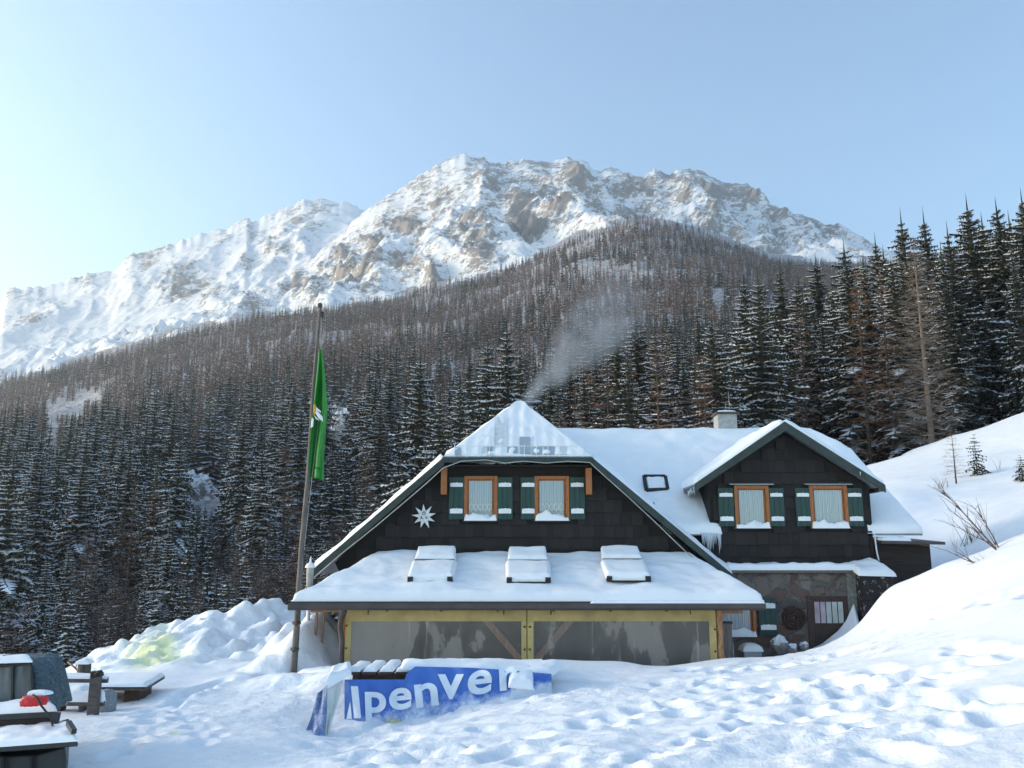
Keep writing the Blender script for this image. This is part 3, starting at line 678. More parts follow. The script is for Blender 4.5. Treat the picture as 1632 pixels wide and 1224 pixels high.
emit(brushes, 'bare_tree', br_me, 'low bare dark-twigged tree', 'bare tree', 295, MID_LA, FAR_LA, 'brush', 'bare dark brush', [M['brush'], M['frost'], M['bark']])
print('TREES', len(spruces), len(larches), len(brushes))
hz = MB().box(-1900, 1900, -60, 2600, -60, 830); t = NT('haze'); t.t.nodes.remove(t.b); v_ = t.n('VolumePrincipled', {'Density': .00020}); v_.inputs['Color'].default_value = (.82, .91, 1, 1); v_.inputs['Anisotropy'].default_value = .35
t.t.links.new(v_.outputs[0], t.out.inputs['Volume']); hz = hz.build('haze', t.m); tag(hz, kind='stuff')
# rocky outcrops in the forest
def outcrop(px, py, Y, sx, sz, label, seed):
    a, e = A(px, py); x0 = a*Y; z0 = float(zhill(np.array([x0]), np.array([Y]))[0])
    bm = bmesh.new(); bmesh.ops.create_icosphere(bm, subdivisions=5, radius=1)
    for v in bm.verts:
        c = v.co; n = float(ridged(np.array([c.x*1.3+c.z]), np.array([c.y*1.3-c.z*.7]), 4, seed)[0])
        v.co = Vector((c.x*sx, c.y*sx*.6, c.z*sz+max(c.z, 0)*sz*.2))*(.62+.38*n)
    me = bpy.data.meshes.new('rock_outcrop'); bm.to_mesh(me); bm.free(); me.materials.append(M['outcrop'])
    o = link('rock_outcrop', me); o.location = (x0, Y, e*Y-sz*.4); tag(o, label, 'rock')
outcrop(303, 790, 205, 6.5, 5.5, 'snow-capped rock outcrop in the forest at lower left', 3)
outcrop(238, 808, 205, 4, 5, 'smaller rock ledge left of the snow-capped outcrop in the forest', 4)
outcrop(345, 815, 200, 4.5, 4.5, 'low snowy rock at the right foot of the forest outcrop', 6)
outcrop(535, 697, 245, 6.5, 8.5, 'pale rock outcrop in the forest just right of the green flag', 5)
outcrop(490, 735, 235, 4.5, 4, 'small snowy rock behind the flagpole in the forest', 8)
#HOUSE
# ---------------------------------------------------------------- the hut
def inter(px, py, p0, n):
    a, e = A(px, py); d = Vector((a, 1, e)); return d*(Vector(p0).dot(n)/d.dot(n))
def inpoly(x, z, poly):
    c = False; n = len(poly)
    for i in range(n):
        x1, z1 = poly[i]; x2, z2 = poly[(i+1) % n]
        if (z1 > z) != (z2 > z) and x < (x2-x1)*(z-z1)/(z2-z1)+x1: c = not c
    return c
def shingles(name, poly, Y, parent, holes=(), rh=.30, seed=1, wr=(.13, .30)):
    r = random.Random(seed); mb = MB(); tones = []
    xs = [p[0] for p in poly]; zs = [p[1] for p in poly]; z = min(zs); row = 0
    while z < max(zs):
        x = min(xs)-r.random()*.3; rt = r.uniform(-.12, .12)
        while x < max(xs):
            w_ = r.uniform(*wr); x1 = x+w_-.004; zt = z+rh+.02; zb = z+r.uniform(-.012, .012)
            ok = all(inpoly(p, q, poly) for p, q in ((x, zb+.02), (x1, zb+.02), (x1, zt-.03), (x, zt-.03)))
            if ok:
                for (a0, a1, b0, b1) in holes:
                    if x1 > a0 and x < a1 and zt > b0 and zb < b1: ok = False
            if ok:
                yb = Y-.045-r.random()*.012; yt = Y-.012
                mb.add([(x, yb, zb), (x1, yb, zb), (x1, yt, zt), (x, yt, zt), (x, Y, zb), (x1, Y, zb), (x1, Y, zt), (x, Y, zt)],
                       [(0, 1, 2, 3), (4, 5, 1, 0), (0, 3, 7, 4), (1, 5, 6, 2)])
                tones += [min(1, max(0, r.uniform(.1, .8)+rt))]*8
            x += w_
        z += rh; row += 1
    o = mb.build(name, M['shingle'], parent); attr(o.data, 'tone', tones); return o
def slab(pts, th, mi=0, mb=None):
    mb = mb or MB(); pts = [Vector(p) for p in pts]
    return mb.prism(pts, (0, 0, -th), mi)

hut = thing('mountain_hut', 'dark shingled alpine hut with snowy gable roofs, green shutters and a yellow-framed veranda', 'hut', (0, 22, -2.9))
YG = 22.0; YV = 21.6; XC = P(828, 640, 23.3).x
L = P(498, 908, YV); Rr = P(1168, 916, YV); HL = P(708, 728, YV); HR = P(942, 728, YV); Ap = P(828, 640, 23.3); BK = 31.0
def bk(p, y=BK): return Vector((p.x, y, p.z))
dz = Vector((0, 0, -.14))
# walls of the gabled block
gp = [(L.x+.75, -3), (Rr.x-.35, -3), (Rr.x-.35, Rr.z+.05), (HR.x+.02, HR.z-.14), (HL.x-.02, HL.z-.14), (L.x+.45, L.z+.17), (L.x+.75, L.z-.4)]
mb = MB(); mb.prism([(x, YG, z) for x, z in gp], (0, 8.6, 0)); body = mb.build('wall', M['backing'], hut)
W = {}
def rect(pxl, pxr, pyt, pyb, Y):
    return X(pxl, (pyt+pyb)/2, Y), X(pxr, (pyt+pyb)/2, Y), Z(pyb, Y), Z(pyt, Y)
wins = [('gable', 740, 793, 759, 829, YG), ('gable', 852, 907, 759, 829, YG)]
holes = [rect(a-2, b+2, c-1, d+3, YG) for _, a, b, c, d, _ in wins]
gpoly = [(L.x+.75, -1.0), (Rr.x-.35, -1.0), (Rr.x-.35, Rr.z+.0), (HR.x, HR.z-.16), (HL.x, HL.z-.16), (L.x+.5, L.z+.1), (L.x+.75, L.z-.3)]
shingles('shingle_cladding', gpoly, YG-.002, body, holes, seed=3)
# main roof
roof = MB()
slab([L, HL, bk(HL), bk(L)], .12, 0, roof); slab([HL+Vector((.0, .002, 0)), Ap, bk(Ap), bk(HL)+Vector((0, -.002, 0))], .12, 0, roof)
slab([HR, Rr, bk(Rr), bk(HR)], .12, 0, roof); slab([Ap, HR+Vector((0, .002, 0)), bk(HR)+Vector((0, -.002, 0)), bk(Ap)], .12, 0, roof)
hipn = (HR-HL).cross(Ap-HL).normalized(); hipn = hipn if hipn.z > 0 else -hipn
slab([HL+Vector((0, -.03, 0)), HR+Vector((0, -.03, 0)), Ap], .10, 0, roof)
mroof = roof.build('roof', M['sheet'], hut)
sn = MB()
sn.snow(L, HL, bk(HL), bk(L), .13, 30, 10, seed=2, edge=.10)
sn.snow(HL, Ap, bk(Ap), bk(HL), .09, 16, 10, seed=3, edge=.10)
sn.snow(Rr, HR, bk(HR), bk(Rr), .15, 40, 10, seed=4, edge=.10, sc=2)
sn.snow(HR, Ap, bk(Ap), bk(HR), .09, 16, 10, seed=5, edge=.10)
sn.build('roof_snow', M['snow'], mroof)
sn = MB(); o_ = Vector((0, -.02, .012)); sn.snow(HL+o_, HR+o_, Ap+Vector((.02, 0, .01)), Ap+Vector((-.02, 0, .01)), .05, 170, 26, seed=6, edge=.05, sc=2.2, amp=.5, fn=lambda u, v, h: h*(1+.16*math.cos(6.2832*((u-.5)*(1-v)*3.62/.288+.5))))
sn.build('hip_snow', M['thinsnow'], mroof)
# bare sheet squares and standing seams showing through the thin snow of the hip
hip0 = HL+hipn*.075; baresh = simple('bare_sheet_metal', (.33, .39, .44), .5, .1, 3, .1); frostsh = simple('frosted_sheet', (.60, .64, .67), .5, .1, 12, .2)
def hipquad(mb, x0, x1, y0, y1, off=0.0, th=.012):
    q = [inter(px, py, hip0+hipn*off, hipn) for px, py in ((x0, y1), (x1, y1), (x1, y0), (x0, y0))]
    mb.prism(q, hipn*-th)
for x0, x1, y0, y1 in [(829, 845, 696, 709), (829, 846, 711, 723), (848, 864, 712, 724), (867, 884, 712, 724), (808, 825, 712, 722), (724, 735, 713, 725)]:
    bs = MB(); hipquad(bs, x0, x1, y0, y1); bs.build('bare_roof_sheet', baresh, mroof)
for x0, x1, y0, y1 in [(776, 787, 711, 725), (888, 904, 711, 724), (793, 805, 664, 678), (789, 806, 680, 693), (788, 806, 695, 709), (768, 785, 711, 722)]:
    bs = MB(); hipquad(bs, x0, x1, y0, y1, -.006); bs.build('frosted_roof_sheet', frostsh, mroof)
bs = MB()
for i in range(13):
    px = 724+i*18.6
    if px < 932: hipquad(bs, px, px+1.1, 711-(3 if px < 910 else -4), 727, .012, .02)
hipquad(bs, 728, 925, 710, 710.9, .010, .02)
for px in (787, 806, 826, 847): hipquad(bs, px, px+.8, 664 if px < 820 else 694, 711, .008, .02)
hipquad(bs, 770, 806, 694, 694.7, .01, .02); hipquad(bs, 790, 806, 679, 679.7, .01, .02)
bs.build('roof_seam', M['white'], mroof)
# bargeboards, eave board, cable, brackets
bb = MB()
for a, b in ((L, HL), (Rr, HR)):
    d = Vector((0, -.04, 0)); bb.prism([a+d, b+d, b+d+Vector((0, 0, -.21)), a+d+Vector((0, 0, -.19))], (0, .035, 0))
bb.prism([HL+Vector((-.05, -.07, -.02)), HR+Vector((.05, -.07, -.02)), HR+Vector((.0, -.07, -.15)), HL+Vector((0, -.07, -.15))], (0, .03, 0))
bb.build('bargeboard', M['bargeboard'], hut)
sf = MB(); slab([HL+Vector((0, 0, -.2)), HR+Vector((0, 0, -.2)), Vector((HR.x, YG, HR.z-.2)), Vector((HL.x, YG, HL.z-.2))], .02, 0, sf); sf.build('soffit', M['backing'], hut)
cb = MB(); cpts = [(500, 921), (545, 882), (600, 838), (645, 800), (680, 770), (706, 746), (735, 735), (775, 733), (805, 738), (835, 735), (870, 738), (905, 735), (940, 737), (965, 760), (1000, 791), (1040, 828), (1075, 862), (1098, 884), (1120, 897)]
cb.tube([P(px, py, 21.5) for px, py in cpts], .013, 6); cb.build('cable', M['cable'], hut)
for a in (703, 934):
    x0, x1, z0, z1 = rect(a, a+9, 746, 788, 21.75); MB().box(x0, x1, 21.7, YG, z0, z1).build('roof_bracket', M['orange'], hut)
MB().bar(P(829, 640, 23.3), P(862, 640, 24.2), .03, .03).build('ridge_rod', M['metal'], hut)
back_ch = MB(); cx = P(836, 640, 25).x; back_ch.box(cx-.25, cx+.25, 25.0, 25.5, 3.2, 4.28); back_ch.build('chimney', M['plaster'], hut)

def window(pxl, pxr, pyt, pyb, Y, parent, header=False, lace=False, seed=0):
    x0, x1, z0, z1 = rect(pxl, pxr, pyt, pyb, Y); w_ = .085; f = MB(); yf = Y-.085
    f.box(x0, x0+w_, yf, Y+.06, z0, z1).box(x1-w_, x1, yf, Y+.06, z0, z1).box(x0+w_, x1-w_, yf-.003, Y+.06, z1-w_, z1).box(x0+w_, x1-w_, yf-.003, Y+.06, z0, z0+.07)
    i = .035
    f.box(x0+w_, x0+w_+i, Y-.03, Y+.05, z0+.07, z1-w_).box(x1-w_-i*1.6, x1-w_, Y-.03, Y+.05, z0+.07, z1-w_).box(x0+w_+i, x1-w_-i*1.6, Y-.03, Y+.05, z1-w_-i, z1-w_)
    win = f.build('window', M['orange'], parent, .006)
    MB().box(x0-.03, x1+.03, Y-.13, Y-.09+.03, z0-.035, z0-.003).build('sill', M['greydark'], win)
    if header:
        MB().prism([(x0-.12, Y-.16, z1+.01), (x1+.12, Y-.16, z1+.01), (x1+.12, Y-.0, z1+.06), (x0-.12, Y-.0, z1+.06)], (0, 0, .02)).build('drip_board', M['metal'], win)
    gx0, gx1, gz0, gz1 = x0+w_+i, x1-w_-i*1.6, z0+.07, z1-w_-i
    MB().add([(gx0, Y-.06, gz0), (gx1, Y-.06, gz0), (gx1, Y-.06, gz1), (gx0, Y-.06, gz1)], [(0, 1, 2, 3)]).build('pane', M['glass'], win)
    c = MB(); n = 46; m_ = 16; vs = []; r = random.Random(seed); ph = r.random()*6
    for j in range(m_+1):
        v = j/m_
        for k in range(n+1):
            u = k/n
            if lace: zz = gz1+(gz0-gz1)*v*(.80+.05*abs(math.sin(u*3.14159*5)))
            else: zz = gz1+(gz0-gz1)*v
            op = 0
            vs.append((gx0+(gx1-gx0)*u, Y-.035+.011*math.sin(u*(34 if lace else 52)+ph+.8*math.sin(v*2)), zz))
    c.add(vs, [(j*(n+1)+k, j*(n+1)+k+1, (j+1)*(n+1)+k+1, (j+1)*(n+1)+k) for j in range(m_) for k in range(n)], 0, True); c.build('curtain', M['curtain'], win)
    MB().box(gx0-.01, gx1+.01, Y-.018, Y-.008, gz0-.01, gz1+.01).build('dark_room', M['sheet'], win)
    if lace:
        rr = MB()
        for q in range(5):
            cxx = gx0+(gx1-gx0)*(q+.5)/5; r0 = (gx1-gx0)/11
            rr.tube([(cxx+r0*math.cos(t), Y-.05, gz0+(gz1-gz0)*.28+r0*1.5*math.sin(t)) for t in np.linspace(0, 6.28, 14)], .006, 4)
        rr.build('lace_pattern', M['white'], win)
    s = MB(); s.snow((x0+.01, Y-.15, z0), (x1-.02, Y-.15, z0), (x1-.02, Y-.005, z0), (x0+.01, Y-.005, z0), .13, 22, 8, seed=seed+40, edge=.05, sc=4, amp=.9)
    s.build('sill_snow', M['snow'], win); return win
def shutter(pxl, pxr, pyt, pyb, Y, parent, bars=((.13, .23), (.74, .86))):
    x0, x1, z0, z1 = rect(pxl, pxr, pyt, pyb, Y); b = MB(); n = 3
    for k in range(n): b.box(x0+(x1-x0)*k/n+.003, x0+(x1-x0)*(k+1)/n-.003, Y-.075, Y-.045, z0, z1)
    b.box(x0+.004, x1-.004, Y-.046, Y-.040, z0+.005, z1-.005)
    sh = b.build('shutter', M['green'], parent, .004); H = z1-z0
    for t0, t1 in bars:
        bz0, bz1 = z1-H*t1, z1-H*t0; m_ = MB(); k = 10
        up = [(x0+.035+(x1-x0-.07)*i/k, Y-.10, bz1-.012*abs(i/k-.5)*2-.006*math.sin(i*2.1)) for i in range(k+1)]
        m_.prism([(x0+.035, Y-.10, bz0), (x1-.035, Y-.10, bz0)]+up[::-1], (0, .026, 0)); m_.build('white_batten', M['white'], sh)
    return sh
window(740, 793, 759, 829, YG, hut, False, True, 1); window(852, 907, 759, 829, YG, hut, False, True, 2)
for a in (714, 791, 828, 906): shutter(a+1.5, a+26, 761, 828, YG, hut)

# wing behind with ridge along the facade
YE = 22.3; zE = Z(847, YE); sl_ = .85; YR = 25.87; zR = zE+sl_*(YR-YE); xr = X(1470, 848, YE); xl = XC+.6
mb = MB(); xrt = X(1290, 692, YR); xw0, xw1 = 3.4, xrt-.25
wp = [(xw0, YE+.35, -3), (xw0, YE+.35, zE+.08), (xw0, YR, zR-.2), (xw0, 2*YR-YE-.35, zE+.08), (xw0, 2*YR-YE-.35, -3)]
mb.prism(wp, (xw1-xw0, 0, 0)); wingw = mb.build('wing_wall', M['backing'], hut)
xv = X(1150, 847, YE)
mb = MB(); e0 = Vector((3.2, YE, zE)); e1 = Vector((xr, YE, zE)); r0 = Vector((3.2-2.4, YR, zR)); r1 = Vector((xr, YR, zR)); r0.x = .4
XD0 = X(1110, 770, 21.9); XD1 = X(1409, 772, 21.9)
def wpt(x, y): return Vector((x, y, zE+sl_*(y-YE)))
wn0 = Vector((0, -sl_, 1)).normalized(); Mp = inter(1358, 722, wpt(0, YE), wn0); xe_ = X(1290, 692, YR)
def lx(y): return np.interp(y, [YE, Mp.y, YR], [XD1-.35, Mp.x-1.2, xe_-.5])
def rx_(y): return np.interp(y, [YE, Mp.y, YR], [xr, Mp.x, xe_])
slab([wpt(.5, YE+1.0), wpt(3.9, YE), wpt(xv, YE), wpt(xv, YR), wpt(.5, YR)], .1, 0, mb)
slab([wpt(xv, YE+.6), wpt(lx(YE+.6), YE+.6), wpt(lx(Mp.y), Mp.y), wpt(lx(YR), YR), wpt(xv, YR)], .1, 0, mb)
slab([wpt(lx(YE), YE), wpt(xr, YE), wpt(rx_(Mp.y), Mp.y), wpt(lx(Mp.y), Mp.y)], .1, 0, mb)
slab([wpt(lx(Mp.y), Mp.y), wpt(rx_(Mp.y), Mp.y), wpt(rx_(YR), YR), wpt(lx(YR), YR)], .1, 0, mb)
mb.prism([(.5, YR, zR), (xrt, YR, zR), (xrt, 2*YR-YE, zE), (.5, 2*YR-YE, zE)], (0, 0, -.1))
wroof = mb.build('wing_roof', M['sheet'], hut)
sn = MB()
kw = dict(edge=.10, amp=.3, seed=11)
YM = YE+.75
sn.snow(wpt(.6, YM), wpt(xv, YM), wpt(xv, YR), wpt(.6, YR), .15, 60, 40, open='rb', **kw)
sn.snow(wpt(3.7, YE-.06), wpt(xv, YE-.06), wpt(xv, YM), wpt(3.7, YM), .15, 30, 14, open='tl', **kw)
for y_0, y_1, sb in ((YM, Mp.y, 'lrbt'), (Mp.y, YR, 'lrb')):
    sn.snow(wpt(xv, y_0), wpt(lx(y_0), y_0), wpt(lx(y_1), y_1), wpt(xv, y_1), .15, 30, 30, open=sb, **kw)
sn.snow(wpt(lx(YE-.04), YE-.04), wpt(xr, YE-.04), wpt(rx_(Mp.y), Mp.y), wpt(lx(Mp.y), Mp.y), .15, 20, 30, open='lt', **kw)
sn.snow(wpt(lx(Mp.y), Mp.y), wpt(rx_(Mp.y), Mp.y), wpt(rx_(YR), YR), wpt(lx(YR), YR), .15, 20, 20, open='lb', **kw)
sn.snow((.6, 2*YR-YE, zE), (xrt, 2*YR-YE, zE), (xrt, YR, zR), (.6, YR, zR), .12, 20, 10, seed=15, edge=.08)
for x in np.arange(1.5, XD1, .62):   # faint standing seams
    pass
sn.build('wing_snow', M['thinsnow'], wroof)
# skylight in the wing roof
sk = MB(); wn = Vector((0, -sl_, 1)).normalized(); q = [inter(px, py, wpt(0, YE)+wn*.13, wn) for px, py in ((1030, 782), (1064, 781), (1060, 760), (1026, 760))]
for i in range(4): sk.bar(q[i], q[(i+1) % 4], .09, .10, 0, tuple(wn))
sky_ = sk.build('skylight', M['black'], hut)
MB().prism([p-wn*.02 for p in q], wn*-.03).build('pane', M['sheet'], sky_)
s = MB(); c = sum(q, Vector())/4; qq = [c+(p-c)*.82-wn*.01 for p in q]; s.snow(*qq, .07, 10, 10, seed=31, edge=.08, sc=4); s.build('snow_patch', M['snow'], sky_)
# right-hand cross gable
YD = 22.3; YF = 21.9; DA = P(1250, 672, YF); DL = P(1107, 771, YF); DR = P(1410, 773, YF)
x0d = X(1130, 800, YD); x1d = X(1387, 800, YD); zled = Z(906, YD)
def ed(x, top=.0):
    a = DL if x < DA.x else DR; t = (x-a.x)/(DA.x-a.x); return a.z+(DA.z-a.z)*t-top
dpoly = [(x0d, -3), (x1d, -3), (x1d, ed(x1d, .16)), (DA.x, DA.z-.19), (x0d, ed(x0d, .16))]
mb = MB(); mb.prism([(x, YD, z) for x, z in dpoly], (0, 2.6, 0)); dw = mb.build('right_gable_wall', M['backing'], hut)
dwins = [(1170, 1225, 774, 841), (1290, 1350, 774, 841)]
sh2 = [rect(a-2, b+2, c-1, d+3, YD) for a, b, c, d in dwins]
shingles('shingle_cladding', [(x0d, zled-.02)]+[(x1d, zled-.02)]+[(x1d, ed(x1d, .2)), (DA.x, DA.z-.24), (x0d, ed(x0d, .2))], YD-.002, dw, sh2, seed=8, rh=.30)
mb = MB(); yb_ = 25.6
def bkd(p): return Vector((p.x, yb_, p.z))
slab([DL, DA, bkd(DA), bkd(DL)], .1, 0, mb); slab([DA, DR, bkd(DR), bkd(DA)], .1, 0, mb)
droof = mb.build('right_gable_roof', M['sheet'], hut)
sn = MB(); sn.snow(DL, DA, bkd(DA), bkd(DL), .13, 26, 16, seed=21, edge=.1, amp=.3); sn.snow(DR, DA, bkd(DA), bkd(DR), .13, 26, 16, seed=22, edge=.1, amp=.3); sn.build('right_gable_snow', M['snow'], droof)
bb = MB(); dd = Vector((0, -.04, 0))
for a in (DL, DR): bb.prism([a+dd, DA+dd, DA+dd+Vector((0, 0, -.24)), a+dd+Vector((0, 0, -.19))], (0, .035, 0))
bb.build('bargeboard', M['bargeboard'], hut)
ba = MB(); ba.bar((DR.x-.03, YF, DR.z-.10), (DR.x-.03, yb_-1, DR.z-.10), .1, .1); ba.bar((DL.x+.03, YF, DL.z-.10), (DL.x+.03, YE+.9, DL.z-.10), .1, .1); ba.build('eaves_gutter', M['gutter'], hut)
for i, (a, b, c, d) in enumerate(dwins): window(a, b, c, d, YD, hut, True, False, 5+i)
for a, b in ((1144, 1170), (1225, 1250), (1267, 1292), (1349, 1375)): shutter(a, b-1, 778, 839, YD, hut)
# ledge with snow above the stone ground floor
YS = 21.95; xs0 = X(1138, 960, YS); xs1 = X(1352, 960, YS); zl = Z(914, YS)
ho = rect(1289, 1352, 950, 1040, YS)
mb = MB(); mb.box(xs0, xs1, YS, YS+.4, -3.2, zl); sw = mb.build('stone_wall', M['stone'], hut)
mb = MB(); x2 = X(1350, 950, YS); x3 = X(1364, 950, YS); mb.box(x2+.002, x3, YS-.06, YS+.4, -3.2, zl+.01); mb.build('wall_corner', M['mortar'], hut)
mb = MB(); xe = X(1366, 915, YS); mb.box(X(1160, 915, 21.8), xe, 21.8, YD-.05, zl+.012, zl+.10); ledge = mb.build('ledge', M['grey'], hut)
s = MB(); s.snow((X(1160, 915, 21.8), 21.78, zl+.10), (xe, 21.78, zl+.10), (xe, YD-.05, zl+.13), (X(1160, 915, 21.8), YD-.05, zl+.13), .13, 60, 8, seed=33, edge=.07, sc=2); s.build('ledge_snow', M['snow'], ledge)
# dark timber porch box and annex on the right
xa, xb = x3+.003, X(1424, 950, 21.7); za = Z(915, 21.5)
mb = MB(); mb.box(xa, xb, 21.5, 22.28, -3, za); an1 = mb.build('timber_lobby', M['snowywood'], hut)
s = MB(); s.snow((xa-.1, 21.42, za-.02), (xb, 21.42, za-.04), (xb-.30, 22.25, za+.32), (xa-.05, 22.25, za+.18), .12, 30, 14, seed=34, edge=.09, sc=2); s.build('lobby_snow', M['snow'], an1)
xa2, xb2 = X(1396, 900, 22.4), X(1484, 900, 22.4); zt = Z(862, 22.2)
mb = MB(); mb.box(xa2, xb2, 22.38, 25.5, -3, zt-.02); mb.build('annex_wall', M['darkwood'], hut)
mb = MB(); ay0, ay1 = 21.95, 24.2
mb.prism([(xa2, ay0, zt), (X(1506, 860, ay0), ay0, zt-.03), (X(1490, 860, ay0), ay1, zt+.14), (xa2, ay1, zt+.14)], (0, 0, -.07)); ar = mb.build('annex_roof', M['gutter'], hut)
s = MB(); s.snow((xa2+.05, 22.0, zt+.01), (X(1452, 855, 22), 22.0, zt+.01), (X(1452, 855, 22), 22.5, zt+.04), (xa2+.05, 22.5, zt+.04), .07, 20, 8, seed=35, edge=.05, sc=3); s.build('annex_snow', M['snow'], ar)
mb = MB(); mb.tube([(X(1395, 870, 21.9), 21.9, Z(850, 21.9)), (X(1397, 880, 21.9), 21.88, Z(880, 21.9)), (X(1401, 893, 21.9), 21.9, Z(893, 21.9))], .02, 6); mb.build('icy_chain', M['ice'], hut)
# icicles
def icicles(pts, name='icicle_row'):
    m_ = MB()
    for px, py, Y, ln in pts:
        p = P(px, py, Y); k = 5; zz = [0, .15, .4, .75, 1]; rr = [.022, .020, .013, .007, .001]
        m_.tube([(p.x+.004*math.sin(i*3), p.y, p.z-ln*t) for i, t in enumerate(zz)], [r_*(.7+ln) for r_ in rr], 6)
    return m_.build(name, M['ice'], hut)
icicles([(1119+i*2.4, 849+.1*i, 22.22, rnd.uniform(.15, .55)) for i in range(13)])
icicles([(1097+i*2.2, 783-2.4*i, 22.0+.05*i, rnd.uniform(.08, .28)) for i in range(5)])
icicles([(1402, 776, 22.0, .14), (1106, 776, 21.9, .2), (1371, 752, 21.85, .1)])
# chimney on the wing ridge
Yc = YR-.1; x0, x1 = X(1145, 680, Yc), X(1175, 680, Yc); mb = MB(); mb.box(x0, x1, Yc, Yc+.6, zR-.4, Z(660, Yc)); ch = mb.build('chimney', M['plaster'], hut)
zc = Z(660, Yc); MB().box(x0-.05, x1+.05, Yc-.05, Yc+.65, zc+.002, zc+.07).build('chimney_cap', M['greydark'], ch)
s = MB(); s.snow((x0, Yc, zc+.07), (x1, Yc, zc+.07), (x1, Yc+.6, zc+.07), (x0, Yc+.6, zc+.07), .06, 10, 8, seed=36, edge=.1); s.build('cap_snow', M['snow'], ch)
mb = MB(); mb.tube([(x1-.12, Yc+.3, zc), (x1-.14, Yc+.3, zc+.75)], .008, 5); mb.tube([(x1-.25, Yc+.3, zc), (x1-.25, Yc+.3, zc+.4)], .008, 5); mb.build('antenna_rod', M['metal'], ch)
# stone-floor door, window with shutter
x0, x1, z0, z1 = rect(1288, 1352, 950, 1050, YS); x1 = min(x1, x2-.01)
mb = MB(); mb.box(x0, x0+.13, YS-.04, YS+.02, z0-.4, z1).box(x1-.08, x1, YS-.04, YS+.02, z0-.4, z1).box(x0+.13, x1-.08, YS-.043, YS+.02, z1-.12, z1)
dr = mb.build('door', M['plank'], hut); MB().box(x0+.13, x1-.08, YS-.02, YS-.002, z0-.4, z1-.12).build('door_leaf', simple('brown_door_wood', (.045, .026, .02), .7, .3, 6, .3, (8, 1, 1)), dr)
gx0, gx1, gz0, gz1 = rect(1297, 1344, 959, 993, YS); k = 5
for i in range(k):
    a = gx0+(gx1-gx0)*i/k+.012; b = gx0+(gx1-gx0)*(i+1)/k-.012
    MB().box(a, b, YS-.032, YS-.022, gz0, gz1).build('pane', simple('door_pane_%d' % i, (.42, .34, .38) if i < 2 else (.45, .48, .45), .25, .25, 3, .1), dr)
window(1140, 1204, 962, 1013, YS, hut, False, False, 9); shutter(1208, 1237, 953, 1013, YS, hut, ((.13, .27), (.70, .84)))
# wreath on the stone wall
ct_ = P(1266, 985, YS-.08); wr = MB(); r = random.Random(5)
for k in range(7):
    rr = .27-.035*k; wr.tube([(ct_.x+rr*math.cos(t)+r.uniform(-.01, .01), YS-.05-.02*(k % 2), ct_.z+rr*math.sin(t)+r.uniform(-.01, .01)) for t in np.linspace(0, 6.283, 22)], .026, 5)
wo = wr.build('round_wreath', simple('dark_red_brown_wicker', (.055, .028, .022), .85, .5, 12, .6, dust=.1)); tag(wo, 'round dark brown wicker disc hanging on the stone wall left of the door', 'wreath')
# edelweiss sign
sc_ = P(676, 823, YG-.1); mb = MB(); n = 9; pts = []
r = random.Random(3)
for i in range(n*2):
    t = math.pi*i/n+.25; rr = (.31*r.uniform(.92, 1.05) if i % 2 == 0 else .135); pts.append((sc_.x+rr*math.cos(t), sc_.z+rr*math.sin(t)))
fr = [(x, YG-.13, z) for x, z in pts]; mb.add(fr+[(x, YG-.09, z) for x, z in pts]+[(sc_.x, YG-.16, sc_.z)], [(i, (i+1) % (2*n), 4*n) for i in range(2*n)]+[(i, 2*n+i, 2*n+(i+1) % (2*n), (i+1) % (2*n)) for i in range(2*n)]+[tuple(range(4*n-1, 2*n-1, -1))])
star = mb.build('star_sign', simple('white_painted_sign', (.70, .72, .72), .6, .12, 5, .2)); tag(star, 'white edelweiss-star sign with small dark letters on the dark shingle gable', 'sign')
def text_obj(name, s_, size, mat, fn, parent, bold=0., cuts=0, width=1.):
    cu = bpy.data.curves.new('t', 'FONT'); cu.body = s_; cu.size = size; cu.offset = bold; cu.align_x = 'LEFT'; cu.space_character = 1.05; cu.resolution_u = 6
    to = bpy.data.objects.new('t', cu); S.collection.objects.link(to); bpy.context.view_layer.update()
    me_ = bpy.data.meshes.new_from_object(to.evaluated_get(bpy.context.evaluated_depsgraph_get())); bpy.data.objects.remove(to); bpy.data.curves.remove(cu)
    bm = bmesh.new(); bm.from_mesh(me_)
    for _ in range(cuts):
        bmesh.ops.subdivide_edges(bm, edges=[e for e in bm.edges if e.calc_length() > .09], cuts=1); bmesh.ops.triangulate(bm, faces=bm.faces)
    for v in bm.verts: v.co = fn(v.co.x*width, v.co.y)
    bm.to_mesh(me_); bm.free(); me_.materials.clear(); me_.materials.append(mat); me_.name = name
    o = link(name, me_, parent); return o
inkm = simple('grey_ink', (.06, .065, .07), .7, .1)
text_obj('sign_lettering', 'Ö', .11, inkm, lambda x, y: Vector((sc_.x-.045+x, YG-.168, sc_.z+.03+y)), star, .003)
text_obj('sign_lettering', 'A. V.', .095, inkm, lambda x, y: Vector((sc_.x-.09+x, YG-.168, sc_.z-.065+y)), star, .003)

# ---------------------------------------------------------------- veranda
YP = 19.4; E0 = P(464, 957, YP); E1 = P(1218, 962, YP); E1.z = E0.z; T0 = P(600, 889, YG-.07); T1 = P(1100, 893, YG-.07); T1.z = T0.z
mb = MB(); mb.prism([E0, E1, T1, T0], (0, 0, -.07)); vroof = mb.build('veranda_roof', M['gutter'], hut)
vn = (E1-E0).cross(T0-E0).normalized(); s = MB()
s.snow(E0+Vector((0, -.02, 0)), E1+Vector((0, -.02, 0)), T1, T0, .17, 130, 50, seed=51, edge=.16, amp=.3, sc=.9,
       fn=lambda u, v, h: h*(1+.45*max(0, v-.7)*(1+math.sin(u*19))*(1-u)*1.2))
vs_ = s.build('veranda_snow', M['snow'], vroof)
